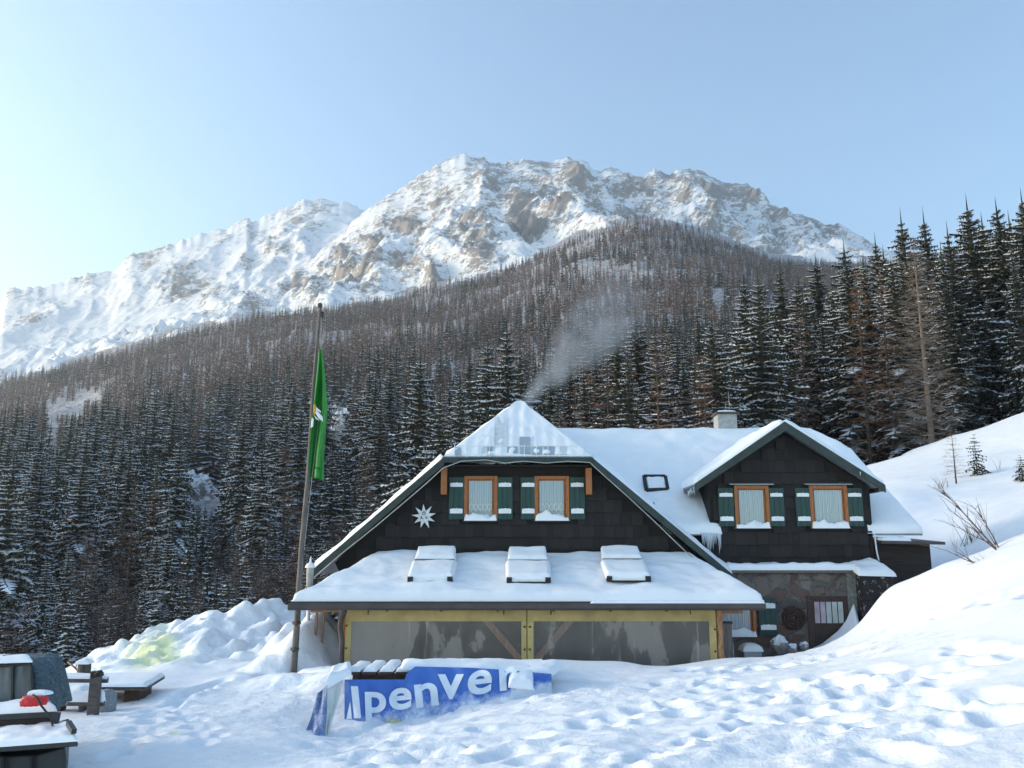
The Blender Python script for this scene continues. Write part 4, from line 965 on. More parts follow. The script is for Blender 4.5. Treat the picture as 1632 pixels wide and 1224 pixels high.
# hipped ends
mb = MB(); mb.add([E0+Vector((0, .01, -.03)), T0+Vector((-.02, 0, -.03)), Vector((E0.x+.1, YG-.07, E0.z))], [(0, 1, 2)]); mb.add([E1+Vector((0, .01, -.03)), T1+Vector((.02, 0, -.03)), Vector((E1.x-.1, YG-.07, E1.z))], [(0, 2, 1)]); mb.build('veranda_roof_end', M['sheet'], vroof)
g = MB(); n = 10
for i in range(2):
    pass
prof = [(0, 0), (.11, 0), (.12, -.10), (.09, -.145), (.02, -.145), (-.01, -.10)]
g.prism([(E0.x-.04, YP-.13+a, E0.z-.055+b) for a, b in prof], (E1.x-E0.x+.04, 0, 0)); gut = g.build('gutter', M['gutter'], vroof, .008)
bk_ = MB()
for px in (618, 704, 793, 882, 972, 1061): x = X(px, 966, YP); bk_.box(x-.02, x+.02, YP-.14, YP-.02, E0.z-.225, E0.z-.20)
bk_.build('gutter_clip', M['greydark'], gut)
s = MB(); xm = X(760, 957, YP); s.snow((X(940, 960, YP), YP-.12, E0.z-.05), (E1.x, YP-.12, E0.z-.05), (E1.x, YP-.02, E0.z-.05), (X(940, 960, YP), YP-.02, E0.z-.05), .045, 40, 6, seed=52, edge=.04, sc=3); s.build('gutter_snow', M['snow'], gut)
YW = 19.85; zt_ = E0.z-.10; bot = -3.0
x0 = X(549, 1010, YW); x1 = X(1157, 1010, YW)
MB().box(x0-.06, x0+.06, YW-.02, YW+.12, bot, zt_).build('veranda_post', M['orange'], hut)
lg = MB(); lg.tube([(X(1148, 1010, YW)+.012*math.sin(i*2.1), YW+.02, bot+(zt_-bot)*i/10) for i in range(11)], [.075+.008*math.sin(i*1.7) for i in range(11)], 10); lg.build('veranda_post', M['log'], hut)
xx = X(1162, 1010, YW); MB().box(X(1150, 1010, YW)+.035, X(1158, 1000, YW)+.12, YW+.02, YW+.15, bot, Z(994, YW)).build('veranda_post', M['grey'], hut)
MB().box(X(1143, 994, YW), X(1160, 994, YW)+.1, YW-.03, YW+.16, Z(994, YW)+.002, Z(993, YW)+.03).build('iron_bracket', M['black'], hut)
MB().box(X(497, 975, YW+.4), x0-.07, YW+.3, YW+.5, zt_-.19, zt_).build('veranda_beam', M['log'], hut)
MB().box(x1-.12, X(1184, 975, YW), YW+.0, YW+.2, zt_-.20, zt_-.002).build('veranda_beam', M['wood'], hut)
mb = MB(); mb.box(x0+.05, x1-.08, YW+.06, YW+.2, zt_-.1, zt_+.05); mb.build('veranda_beam', M['greydark'], hut)
dp = MB(); dp.tube([P(548, 966, YP-.03), P(547, 975, YP+.02), P(544, 985, YP+.14), P(542, 1000, YP+.22), P(545, 1020, YP+.23), P(544, 1045, YP+.22), P(545, 1080, YP+.22)], [.09, .08, .062, .06, .06, .06, .06], 10); dp.build('downpipe', M['gutter'], hut)
for px in (503, 514): a = P(px, 975, 20.6); MB().bar((a.x, 20.6, -3), (a.x+.03, 20.6, a.z), .05, .05).build('prop', M['wood'], hut)
def panel(pxl, pxr, wl, wr_):
    a = X(pxl, 1010, YW); b = X(pxr, 1010, YW); c = X(wl, 1010, YW); d = X(wr_, 1010, YW); z1_ = Z(968, YW)+.06; zw = Z(990, YW); zb = Z(1072, YW); nn = 40
    m_ = MB(); vs = []
    for j in range(7):
        for i in range(nn+1):
            x = a+(b-a)*i/nn; z = zw+(z1_-zw)*j/6; vs.append((x, YW-.03+.012*math.sin(x*3.1+j*.3)*(j/6)-.006*math.sin(x*9), z))
    m_.add(vs, [(j*(nn+1)+i, j*(nn+1)+i+1, (j+1)*(nn+1)+i+1, (j+1)*(nn+1)+i) for j in range(6) for i in range(nn)], 0, True)
    m_.box(a, c, YW-.045, YW-.02, zb, zw-.001).box(d, b, YW-.045, YW-.02, zb, zw-.001)
    p = m_.build('tarpaulin_panel', M['yellow'], hut)
    MB().add([(c, YW-.028, zb), (d, YW-.028, zb), (d, YW-.028, zw), (c, YW-.028, zw)], [(0, 1, 2, 3)]).build('clear_window', M['plasticwindow'], p)
    return p
p1 = panel(551, 839, 560, 831); p2 = panel(840.5, 1141, 850, 1130)
m_ = MB()
for px, py in [(552.5, 997), (551.5, 1033), (836, 999), (836, 1035), (844.5, 999), (844.5, 1035), (1139, 1003), (1140, 1038)]:
    c = P(px, py, YW-.05); m_.tube([c, c+Vector((0, -.02, 0))], .022, 8)
m_.build('eyelet', M['black'], p1)
m_ = MB()
for px in (587, 803, 878, 1100): c = P(px, 973, YW-.05); m_.tube([c, c+Vector((0, -.02, -.09))], .012, 6)
m_.build('tarpaulin_hook', M['greydark'], p1)
for a, b in (((772, 985), (828, 1050)), ((912, 985), (856, 1050))):
    MB().bar(P(*a, YW+.12), P(*b, YW+.12), .14, .15, 0, (0, 1, 0)).build('diagonal_brace', M['wood'], hut)
MB().box(X(840, 1000, YW)-.07, X(840, 1000, YW)+.07, YW+.06, YW+.2, bot, zt_).build('veranda_post', M['wood'], hut)
# snow-covered opening roof windows of the veranda
vz = lambda y: E0.z+(T0.z-E0.z)*(y-YP)/(T0.y-YP)
def velux(pxa, pxb, pya, w2=None):
    f0 = inter(pxa, pya, E0+vn*.30*(1 if vn.z > 0 else -1), vn); f1 = inter(pxb, pya+1, E0+vn*.30*(1 if vn.z > 0 else -1), vn)
    xa_, xb_ = f0.x, f1.x; up_ = vn if vn.z > 0 else -vn; y0_ = f0.y; lg_ = 1.08
    def pt(x, y, h): return Vector((x, y, vz(y)))+up_*h
    fr_ = MB(); yb2 = y0_+lg_
    fr_.prism([pt(xa_, y0_, .26), pt(xb_, y0_, .26), pt(xb_, yb2, .20), pt(xa_, yb2, .20)], -up_*.05)
    fr_.prism([pt(xa_+.05, y0_+.08, .2), pt(xb_-.05, y0_+.08, .2), pt(xb_-.05, yb2, .14), pt(xa_+.05, yb2, .14)], -up_*.25)
    v = fr_.build('roof_window', M['white'], hut)
    cm = MB()
    for xc_ in (xa_+.05, xb_-.05): cm.bar(pt(xc_, y0_-.02, .24), pt(xc_, y0_+.16, .24), .12, .11, 0, tuple(up_))
    cm.bar(pt(xa_+.1, y0_, .19), pt(xb_-.1, y0_, .19), .05, .035, 0, tuple(up_)); cm.build('corner_fitting', M['black'], v)
    s1 = MB(); s1.snow(pt(xa_-.02, y0_+.03, .255), pt(xb_+.02, y0_+.03, .255), pt(xb_+.04, yb2, .21), pt(xa_-.04, yb2, .21), .10, 22, 16, seed=int(pxa), edge=.08, sc=2, amp=.2)
    s1.snow(pt(xa_+.0, yb2+.04, .23), pt(xb_-.0, yb2+.04, .23), pt(xb_-.03, yb2+.58, .34), pt(xa_+.03, yb2+.58, .34), .11, 22, 14, seed=int(pxa)+1, edge=.08, sc=2, amp=.2)
    s1.build('window_snow', M['snow'], v)
    MB().prism([pt(xa_+.02, yb2+.02, .29), pt(xb_-.02, yb2+.02, .29), pt(xb_-.02, yb2+.05, .29), pt(xa_+.02, yb2+.05, .29)], -up_*.1).build('frame_gap', M['grey'], v)
velux(651, 721, 917); velux(808, 877, 918); velux(967, 1036, 916)

# ---------------------------------------------------------------- ray to ground
def gz(x, y): return float(zground(np.array([x]), np.array([float(y)]))[0])
def hit(px, py, y0=4, y1=58):
    a, e = A(px, py); ys = np.linspace(y0, y1, 1200); z = zground(a*ys, ys); m = np.nonzero(e*ys < z)[0]
    y = ys[m[0]] if len(m) else y1; return Vector((a*y, y, e*y))
# flagpole, flag
fp = thing('flagpole', 'tall leaning weathered wooden flagpole with a green flag left of the veranda', 'flagpole', P(467, 1085, 19.9))
n = 14; base = P(464, 1112, 19.7); top = P(510, 488, 20.3); m_ = MB()
m_.tube([base+(top-base)*(i/n)+Vector((.012*math.sin(i), 0, 0)) for i in range(n+1)], [.078-.045*i/n for i in range(n+1)], 10); m_.build('pole', M['grey'], fp)
m_ = MB(); m_.tube([P(510, 512, 20.3), P(514, 498, 20.25), P(513, 506, 20.2)], .035, 6); m_.tube([P(510, 490, 20.3), P(510, 484, 20.3)], .06, 8); m_.build('pulley', M['greydark'], fp)
MB().tube([P(512, 505, 20.2), P(511, 640, 20.1), P(484, 880, 19.9), P(472, 1040, 19.8)], .008, 5).build('rope', M['cable'], fp)
for py in (1005, 1043):
    m_ = MB(); c = base+(top-base)*((1112-py)/615); m_.tube([c+Vector((-.02, -.1, -.03)), c+Vector((.05, -.1, .03))], .035, 8); m_.tube([c+Vector((0, 0, -.03)), c+Vector((0, 0, .03))], .095, 12)
    m_.build('iron_band', M['greydark'], fp)
bx = MB(); a = P(462, 1076, 19.5); bx.box(a.x-.10, a.x+.14, 19.45, 19.6, a.z-.7, a.z+.02); bx.box(a.x-.14, a.x+.18, 19.43, 19.62, a.z+.022, a.z+.05); bx.build('pole_foot', M['greydark'], fp)
MB().bar(P(451, 1082, 19.5), P(461, 1082, 19.5), .1, .09).build('foot_beam', M['log'], fp)
def flagpt(u, v):   # u across (0 at the pole), v down
    ks = [(0, 513, 513, 508), (.04, 515, 512, 512), (.25, 522, 590, 505), (.5, 523, 655, 499), (.75, 518, 710, 494), (1., 517, 768, 490)]
    rx = np.interp(v, [0, .05, .2, .45, .6, .8, 1], [511, 514, 518, 522, 520, 516, 516]); lx = np.interp(v, [0, .25, .5, .75, 1], [509, 504, 498, 493, 489])
    py = np.interp(v, [0, 1], [555, 768])+(-6*u*(1-u)*4*(v > .9)); px = lx+(rx-lx)*u
    yy_ = 20.0-.10*math.sin(u*9+v*2.5)*min(1, v*3)-.06*math.sin(u*17+v*5)*v
    return P(px, py, yy_)
fl = MB(); nu, nv = 26, 50; fl.add([flagpt(i/nu, j/nv) for j in range(nv+1) for i in range(nu+1)], [(j*(nu+1)+i, j*(nu+1)+i+1, (j+1)*(nu+1)+i+1, (j+1)*(nu+1)+i) for j in range(nv) for i in range(nu)], 0, True)
flag = fl.build('flag', M['flag']); tag(flag, 'long green flag with part of a white edelweiss, hanging limp on the flagpole', 'flag')
sf_ = flag.modifiers.new('thickness', 'SOLIDIFY'); sf_.thickness = .006
def petal(pts, mat, nm, off=.15):
    m_ = MB(); q = [P(px, py, 19.98-off) for px, py in pts]; c = sum(q, Vector())/len(q); c.y -= .015; m_.add([*q, c], [(i, (i+1) % len(q), len(q)) for i in range(len(q))]); return m_.build(nm, mat, flag)
petal([(500, 654), (503, 652), (514, 664), (515, 672), (508, 667)], M['white'], 'emblem_petal'); petal([(500, 645), (511, 655), (512, 658), (501, 652)], M['white'], 'emblem_petal', .152); petal([(500, 661), (504, 668), (510, 671), (503, 664)], M['white'], 'emblem_petal', .148)
petal([(500, 641), (504, 647), (503, 658), (501, 664), (499, 655)], M['gold'], 'emblem_centre', .16); petal([(497, 665), (500, 668), (499, 680), (495, 682)], M['white'], 'emblem_petal', .15)
# lamp
lp = thing('lamp', 'white outdoor lantern with conical cap behind the left corner of the veranda roof', 'lamp', P(493, 940, 20.9))
c = P(494, 918, 20.9); m_ = MB(); m_.tube([(c.x, c.y, -3), (c.x, c.y, c.z-.2)], .045, 8); m_.build('post', M['white'], lp)
m_ = MB(); z8 = Z(905, 20.9); m_.tube([(c.x, c.y, z8-.45), (c.x, c.y, z8-.42), (c.x, c.y, z8-.05), (c.x, c.y, z8)], [.05, .075, .085, .08], 12); m_.build('lamp_body', M['plaster'], lp)
m_ = MB(); m_.tube([(c.x, c.y, z8), (c.x, c.y, z8+.04), (c.x, c.y, z8+.09), (c.x, c.y, z8+.12), (c.x, c.y, z8+.26)], [.12, .115, .09, .03, .012], 14); m_.build('lamp_cap', M['white'], lp)
# table with banner
tb = thing('picnic_table', 'wooden slatted table buried in snow in front of the veranda', 'table', P(700, 1100, 16))
yt0, yt1 = 15.72, 17.0; zt2 = Z(1071, yt0); xt0 = X(551, 1075, yt0); xt1 = X(868, 1075, yt0); k = 12
for i in range(k):
    a = xt0+(xt1-xt0)*i/k; b = a+(xt1-xt0)/k-(.05 if i < 5 else .002); pl = MB().box(a, b, yt0, yt1, zt2-.05, zt2).build('plank', M['plank'], tb, .005)
    s = MB(); s.snow((a, yt0+.02, zt2), (b, yt0+.02, zt2), (b, yt1, zt2), (a, yt1, zt2), .06 if i < 5 else .08, 8, 22, seed=60 if i > 4 else 60+i, edge=.06, sc=1.2, open='lr' if i > 4 else ''); s.build('plank_snow', M['snow'], pl)
MB().box(xt0+.1, xt0+.2, yt0+.1, yt0+.2, -3.4, zt2-.05).box(xt0+.1, xt1-.1, yt0+.2, yt0+.28, zt2-.17, zt2-.052).build('table_frame', M['plank'], tb)
a = P(940, 1089, 16.6); MB().box(a.x-.08, a.x+.10, 16.5, 16.8, a.z-.06, a.z+.05).build('plank_end', M['plank'], tb)
# banner : s along 0..1, t down 0..1
def ban(s_, t_, off=0.):
    px = 549+s_*330; top_ = np.interp(s_, [0, .28, .34, .6, .8, 1], [1072, 1080, 1062, 1064, 1068, 1074]); bot_ = np.interp(s_, [0, .3, .6, .8, 1], [1196, 1170, 1142, 1118, 1112])
    if s_ < .30: top_ = 1083
    py = top_+(bot_-top_)*t_; Y = 15.28-.18*t_-.07*math.sin(s_*23+t_*2)*t_-.035*math.sin(s_*47-t_*4)-.03*math.sin(t_*11+s_*9)+.25*s_
    return P(px, py, Y-off)
bn = MB(); nu, nv = 110, 26; bn.add([ban(i/nu, j/nv) for j in range(nv+1) for i in range(nu+1)], [(j*(nu+1)+i, j*(nu+1)+i+1, (j+1)*(nu+1)+i+1, (j+1)*(nu+1)+i) for j in range(nv) for i in range(nu)], 0, True)
banner = bn.build('banner', M['banner']); attr(banner.data, 'frost', [max(0, (j/nv-.25)*1.2)+.3*(i/nu > .80)+.06 for j in range(nv+1) for i in range(nu+1)]); tag(banner, 'half-buried blue cloth banner with white lettering hanging from the snowy table', 'banner')
# lettering mapped on the cloth
def bt(px, py, off=.022):
    s_ = (px-549)/330; t0_ = ban(s_, 0); t1_ = ban(s_, 1); a = pix(*t0_)[1]; b = pix(*t1_)[1]; return ban(min(max(s_, 0), 1), (py-a)/(b-a), off)
def letter(chs, px0, base0, slope, size, wdt=1., skew=0.):
    text_obj('banner_lettering', chs, size, M['letter'], lambda x, y: bt(px0+x*100*1.0+y*skew*100, base0-slope*x*100-y*100), banner, .018, 3, wdt)
letter('l', 561, 1143, 0, .70, 1.15, -.10); letter('p', 580, 1134, .0, .66, 1.1, -.03); letter('e', 619, 1131, .1, .68, 1.15, 0); letter('n', 660, 1127, .12, .74, 1.15, -.1)
letter('v', 700, 1112, .0, .80, 1.05, .0); letter('e', 743, 1107, .12, .76, 1.12, .05); letter('r', 793, 1100, .1, .74, 1.1, -.05)
def bquad(pts, nm, mat, off=.02): 
    m_ = MB(); q = [bt(px, py, off) for px, py in pts]; m_.add(q, [tuple(range(len(q)))]); return m_.build(nm, mat, banner)
bquad([(552, 1146), (558, 1118), (561, 1146)], 'banner_lettering', M['letter'])
bquad([(830, 1106), (852, 1096), (853, 1101), (831, 1110)], 'banner_lettering', M['letter'])
sp = MB(); c = [(618, 1151), (624, 1147), (630, 1151), (622, 1156), (636, 1148)]
for px, py in c:
    q = bt(px, py, .02); sp.add([q+Vector((.035*math.cos(t), -.01, .03*math.sin(t))) for t in np.linspace(0, 5.8, 10)], [tuple(range(10))])
sp.build('emblem', simple('pale_yellow_print', (.5, .5, .22), .7, .3, 20), banner)
def sheet_(c4, nu, nv, fold, mat, nm, ph=0):
    c00, c10, c11, c01 = c4; m_ = MB(); vs = []
    for j in range(nv+1):
        for i in range(nu+1):
            u, v = i/nu, j/nv; p = (c00*(1-u)+c10*u)*(1-v)+(c01*(1-u)+c11*u)*v; p = p+Vector((0, -fold*math.sin(u*7+v*3+ph)-fold*.5*math.sin(u*13-v*8+ph), .3*fold*math.sin(v*9+ph))); vs.append(p)
    m_.add(vs, [(j*(nu+1)+i, j*(nu+1)+i+1, (j+1)*(nu+1)+i+1, (j+1)*(nu+1)+i) for j in range(nv) for i in range(nu)], 0, True); o = m_.build(nm, mat, banner)
    q = o.modifiers.new('thickness', 'SOLIDIFY'); q.thickness = .008; return o
sheet_([P(519, 1090, 14.9), P(552, 1069, 15.3), P(524, 1168, 14.5), P(516, 1182, 14.35)], 16, 24, .02, M['bannerback'], 'banner_reverse')
sheet_([P(508, 1105, 14.9), P(523, 1092, 14.8), P(517, 1186, 14.2), P(480, 1190, 14.25)], 14, 24, .05, M['bannerfold'], 'banner_fold', 1)
s = MB(); s.snow(P(518, 1098, 14.75), P(560, 1073, 15.2), P(560, 1062, 15.9), P(528, 1072, 15.4), .13, 20, 14, seed=71, edge=.12, sc=2); s.build('banner_snow', M['snow'], banner)
s = MB(); s.snow(P(640, 1066, 15.5), P(880, 1076, 15.65), P(900, 1060, 16.3), P(640, 1058, 16.2), .10, 50, 16, seed=72, edge=.12, sc=1.2, amp=.5); s.build('banner_snow', M['snow'], banner)
s = MB(); s.snow(P(810, 1094, 15.2), P(850, 1098, 15.25), P(850, 1074, 15.6), P(812, 1072, 15.6), .12, 14, 12, seed=73, edge=.14, sc=2.2); s.build('banner_snow', M['snow'], banner)
# drift at the door, small things along the wall
def drift():
    m_ = MB(); nu, nv = 34, 14; vs = []
    for i in range(nu+1):
        u = i/nu; px = 1280+u*88; pt_ = np.interp(px, [1280, 1310, 1335, 1348, 1356, 1361, 1368], [1040, 1026, 1006, 990, 972, 960, 985])
        for j in range(nv+1):
            v = j/nv; t = P(px, pt_, 21.85); b = P(px+2, 1046, 20.2); p = t.lerp(b, v); p.z -= .28*math.sin(v*math.pi)*max(0, t.z-b.z)*.6; p.x += .08*math.sin(v*3); vs.append(p)
    m_.add(vs, [(i*(nv+1)+j, i*(nv+1)+j+1, (i+1)*(nv+1)+j+1, (i+1)*(nv+1)+j) for i in range(nu) for j in range(nv)], 0, True)
    a = nu*(nv+1); vs2 = [vs[a+j] for j in range(nv+1)]; m_.add(vs2+[(vs2[-1].x, 21.8, -3.2), (vs2[0].x, 21.8, -3.2)], [tuple(range(nv+3))])
    o = m_.build('snow_drift', M['snow']); tag(o, kind='structure')
drift()
bx = thing('metal_box', 'small grey metal box with a rounded snow cap beside the stone wall', 'box', P(1200, 1046, 20.8)); a = P(1186, 1037, 20.8); b = P(1215, 1052, 20.8)
MB().box(a.x, b.x, 20.8, 21.2, b.z-.15, a.z).build('case', M['metal'], bx, .01); s = MB(); s.snow((a.x-.03, 20.76, a.z), (b.x+.03, 20.76, a.z), (b.x+.03, 21.24, a.z), (a.x-.03, 21.24, a.z), .15, 16, 12, seed=80, edge=.2, amp=.1); s.build('snow_cap', M['snow'], bx)
a = P(1163, 1024, 20.9); m_ = MB(); m_.tube([(a.x, 20.9, -3), (a.x, 20.9, a.z)], .025, 8); m_.tube([(a.x+.07, 20.9, -3), (a.x+.07, 20.9, a.z-.02)], .02, 8); tag(m_.build('pipe', M['metal']), 'thin grey pipe standing in snow right of the veranda corner', 'pipe')
for i, (px, py, r_) in enumerate([(1243, 1027, .24), (1262, 1035, .16), (1282, 1030, .13)]):
    bm = bmesh.new(); bmesh.ops.create_icosphere(bm, subdivisions=3, radius=1)
    for v in bm.verts: v.co *= r_*(.8+.35*float(pn(np.array([v.co.x*1.5+i*3]), np.array([v.co.y*1.5+v.co.z]), 5)[0]))
    me_ = bpy.data.meshes.new('stone'); bm.to_mesh(me_); bm.free(); me_.materials.append(M['outcrop']); o = link('stone', me_); o.location = P(px, py, 21.6)
    tag(o, ['largest snow-dusted stone at the foot of the stone wall below the wicker disc', 'middle small stone at the foot of the stone wall', 'small stone at the foot of the door'][i], 'stone')

# ---------------------------------------------------------------- fence, bench, vehicle
fc = thing('wooden_fence', 'grey wooden post and rail fence beside the vehicle with snow on its rails', 'fence', P(146, 1136, 15.2)); YFc = 15.2
a = P(151, 1070, YFc); MB().box(a.x-.075, a.x+.075, YFc, YFc+.14, -4, a.z).build('post', M['fence'], fc, .008)
for py, x_0, x_1 in ((1083, 60, 172), (1120, 78, 166)):
    a = P(x_0, py, YFc+.2); b = P(x_1, py+1, YFc+.2); r_ = MB().bar(a, b, .07, .085).build('rail', M['fence'], fc, .006)
    s = MB(); s.snow(a+Vector((0, -.05, .043)), b+Vector((0, -.05, .043)), b+Vector((0, .05, .043)), a+Vector((0, .05, .043)), .025 if py < 1100 else .15, 30, 6, seed=py, edge=.05, sc=3); s.build('rail_snow', M['snow'], r_)
m_ = MB(); m_.bar(P(146, 1079, YFc-.16), P(164, 1074, YFc-.16), .07, .06); m_.bar(P(146, 1074, YFc-.2), P(162, 1070, YFc-.2), .05, .05); m_.build('tied_sticks', M['snowywood'], fc)
o = thing('bollard', 'short round wooden post with snow cap at the edge of the snow bank', 'post', P(135, 1075, 18.8)); a = P(135, 1056, 18.8); MB().tube([(a.x, 18.8, a.z-.8), (a.x, 18.8, a.z)], .13, 12).build('post', M['greydark'], o)
s = MB(); s.snow((a.x-.14, 18.66, a.z), (a.x+.14, 18.66, a.z), (a.x+.14, 18.94, a.z), (a.x-.14, 18.94, a.z), .07, 10, 10, seed=5, edge=.14); s.build('snow_cap', M['snow'], o)
pt2 = thing('picnic_table', 'low wooden table with flat snow cover behind the grey fence', 'table', P(170, 1120, 17))
a = P(78, 1095, 16.6); b = P(232, 1096, 16.6); c = P(262, 1087, 18.2); d = P(70, 1086, 18.2); z_ = a.z; q = [Vector((p.x, p.y, z_)) for p in (a, b, c, d)]
MB().prism(q, (0, 0, -.06)).build('table_top', M['greydark'], pt2); s = MB(); s.snow(*q, .06, 40, 14, seed=91, edge=.08); s.build('table_snow', M['snow'], pt2)
for px in (96, 212): g_ = P(px, 1105, 16.9); MB().box(g_.x-.14, g_.x+.14, 16.85, 17.4, -4, z_-.062).build('leg', M['plank'], pt2)
o = thing('garden_bench', 'wooden bench with thick snow cushion behind the lower fence rail', 'bench', P(115, 1115, 15.9)); a = P(92, 1109, 16.1); b = P(142, 1109, 16.1)
MB().box(a.x, b.x, 15.9, 16.3, a.z-.06, a.z).build('seat', M['greydark'], o); s = MB(); s.snow((a.x, 15.88, a.z), (b.x, 15.88, a.z), (b.x, 16.3, a.z), (a.x, 16.3, a.z), .16, 20, 10, seed=92, edge=.12); s.build('seat_snow', M['snow'], o)
MB().box(a.x+.05, a.x+.12, 16, 16.2, -4, a.z-.06).box(b.x-.12, b.x-.05, 16, 16.2, -4, a.z-.06).build('bench_legs', M['greydark'], o)
a = P(170, 1112, 16.0); m_ = MB(); m_.tube([(a.x, 16.0, a.z-.7), (a.x, 16.0, a.z-.02), (a.x, 16.0, a.z+.08), (a.x, 16.0, a.z+.13), (a.x, 16, a.z+.15)], [.17, .17, .15, .09, .01], 18)
tag(m_.build('covered_stump', simple('frosted_grey_cover', (.20, .22, .24), .6, .25, 20, .4, dust=.1)), 'grey dome-shaped covered stump under the end of the low table', 'stump')
m_ = MB(); m_.tube([P(108, 1055, 19), P(118, 1063, 18.9), P(130, 1075, 18.8)], .02, 6); m_.tube([P(122, 1056, 18.9), P(121, 1066, 18.9)], .012, 5); tag(m_.build('fallen_branch', M['larchgrey']), 'thin pale branch leaning on the short post by the snow bank', 'branch')
# vehicle
vh = thing('utility_vehicle', 'snow-covered dark utility vehicle with soft canvas cab and red cover, cut by the left edge', 'vehicle', P(0, 1240, 10))
Yv = 9.9
def pp(l, Y): return [P(px, py, Y) for px, py in l]
MB().prism(pp([(-320, 1218), (60, 1203), (104, 1190), (106, 1215), (100, 1310), (-320, 1320)], Yv), (-.80, 1.7, 0)).build('body', M['vehicle'], vh, .02)
dk = [P(-320, 1213, 9.55), P(125, 1180, 9.55), P(110, 1154, 10.4), P(-320, 1184, 10.4)]
deck = MB().prism(dk, (0, 0, -.06)).build('load_deck', M['vehicle'], vh, .01); s = MB(); s.snow(*dk, .045, 50, 16, seed=101, edge=.06, sc=4, amp=.7); s.build('deck_snow', M['snow'], deck)
MB().prism(pp([(-320, 1160), (84, 1144), (84, 1170), (-320, 1200)], 10.42), (-.4, .9, 0)).build('cargo_box', simple('brown_black_panel', (.03, .022, .022), .7, .4, 5, .3), vh)
MB().bar(P(-320, 1158, 10.38), P(88, 1138, 10.38), .06, .06).build('box_rim', M['vehicle'], vh); MB().bar(P(91, 1135, 10.33), P(85, 1163, 10.33), .07, .05, 0, (0, 1, 0)).build('corner_post', M['vehicle'], vh)
MB().bar(P(109, 1152, 9.8), P(118, 1166, 9.6), .05, .05).build('corner_post', M['vehicle'], vh)
m_ = MB(); m_.bar(P(-320, 1136, 11.2), P(72, 1130, 11.2), .05, .05); m_.bar(P(20, 1060, 11.25), P(20, 1132, 11.25), .03, .03, 0, (0, 1, 0)); m_.build('window_bar', M['black'], vh)
MB().bar(P(84, 1158, 10.36), P(89, 1158, 10.34), .05, .035).build('reflector', M['white'], vh)
for k_ in range(3): MB().bar(P(-40+k_*45, 1206, 9.86), P(-40+k_*45, 1300, 9.86), .03, .02, 0, (0, 1, 0)).build('panel_rib', M['rubber'], vh)
s = MB(); s.snow(P(-320, 1155, 10.36), P(92, 1135, 10.36), P(82, 1124, 11.2), P(-320, 1134, 11.2), .10, 60, 20, seed=102, edge=.22, sc=1.3, amp=.5); s.build('cargo_snow', M['snow'], vh)
# canvas cab
cabf = [(-300, 1064), (-60, 1056), (20, 1053), (46, 1053), (58, 1060), (66, 1080), (70, 1100), (76, 1140), (-300, 1150)]
cb_ = MB(); f_ = pp(cabf, 11.3); back = [Vector((p.x-.62+.24*(i in (3, 4, 5, 6, 7)), 12.7, p.z-.05)) for i, p in enumerate(f_)]
n = len(f_); rows = []
for j in range(9):
    t = j/8; rows += [f_[i].lerp(back[i], t)+Vector((.025*math.sin(j*2.3+i) if i in (4, 5, 6, 7) else 0, 0, .012*math.sin(j*1.9+i))) for i in range(n)]
cb_.add(rows, [(j*n+i, (j+1)*n+i, (j+1)*n+(i+1) % n, j*n+(i+1) % n) for j in range(8) for i in range(n)]+[tuple(range(n))], 0, False)
cab = cb_.build('canvas_cab', M['canvas'], vh, .03)
MB().add(pp([(-200, 1070), (-8, 1062), (50, 1058), (52, 1100), (45, 1130), (-200, 1135)], 11.28), [(0, 1, 2, 3, 4, 5)]).build('cab_window', simple('foggy_plastic_window', (.12, .14, .15), .2, .65, 3.5, .2, (1.5, 1, .3)), cab)
m_ = MB(); m_.tube(pp([(-200, 1070), (-8, 1062), (50, 1058), (52, 1100), (45, 1130)], 11.27), .02, 6); m_.build('window_edge', M['black'], cab)
s = MB(); s.snow(P(-300, 1064, 11.25), P(52, 1053, 11.25), P(40, 1050, 12.5), P(-300, 1058, 12.5), .06, 50, 14, seed=103, edge=.08, sc=2); s.build('cab_snow', M['snow'], cab)
bm = bmesh.new(); bmesh.ops.create_cube(bm, size=1); bmesh.ops.subdivide_edges(bm, edges=bm.edges, cuts=7, use_grid_fill=True)
c = P(55, 1117, 10.18)
for v in bm.verts:
    q = v.co; m = max(abs(q.x), abs(q.y), abs(q.z)); l = q.length; q2 = q*(1-.22*(l/m-1)/.73) if m else q; n_ = float(pn(np.array([q.x*5]), np.array([q.z*5+q.y*3]), 9)[0])
    v.co = Vector((q2.x*.26, q2.y*.20, q2.z*.105*(1+.25*q.x*-1)))*(1+.14*n_)+c
me_ = bpy.data.meshes.new('red_cover'); bm.to_mesh(me_); bm.free(); me_.materials.append(M['red']); 
for p_ in me_.polygons: p_.use_smooth = True
tag(link('red_bag', me_), 'red plastic bag strapped on the snowy load of the utility vehicle', 'bag')
s = MB(); s.snow(c+Vector((-.10, .02, .075)), c+Vector((.10, .02, .075)), c+Vector((.12, .16, .07)), c+Vector((-.13, .16, .07)), .03, 14, 10, seed=104, edge=.08, sc=5); s.build('bag_snow', M['snow'], bpy.data.objects['red_bag'])
m_ = MB(); m_.tube(pp([(52, 1107), (60, 1112), (66, 1125), (78, 1140), (84, 1150)], 10.05)+[P(83, 1161, 10.3)], .012, 6); m_.build('strap', M['black'], vh)
wc = P(30, 1292, 9.95); wh = MB(); k = 28
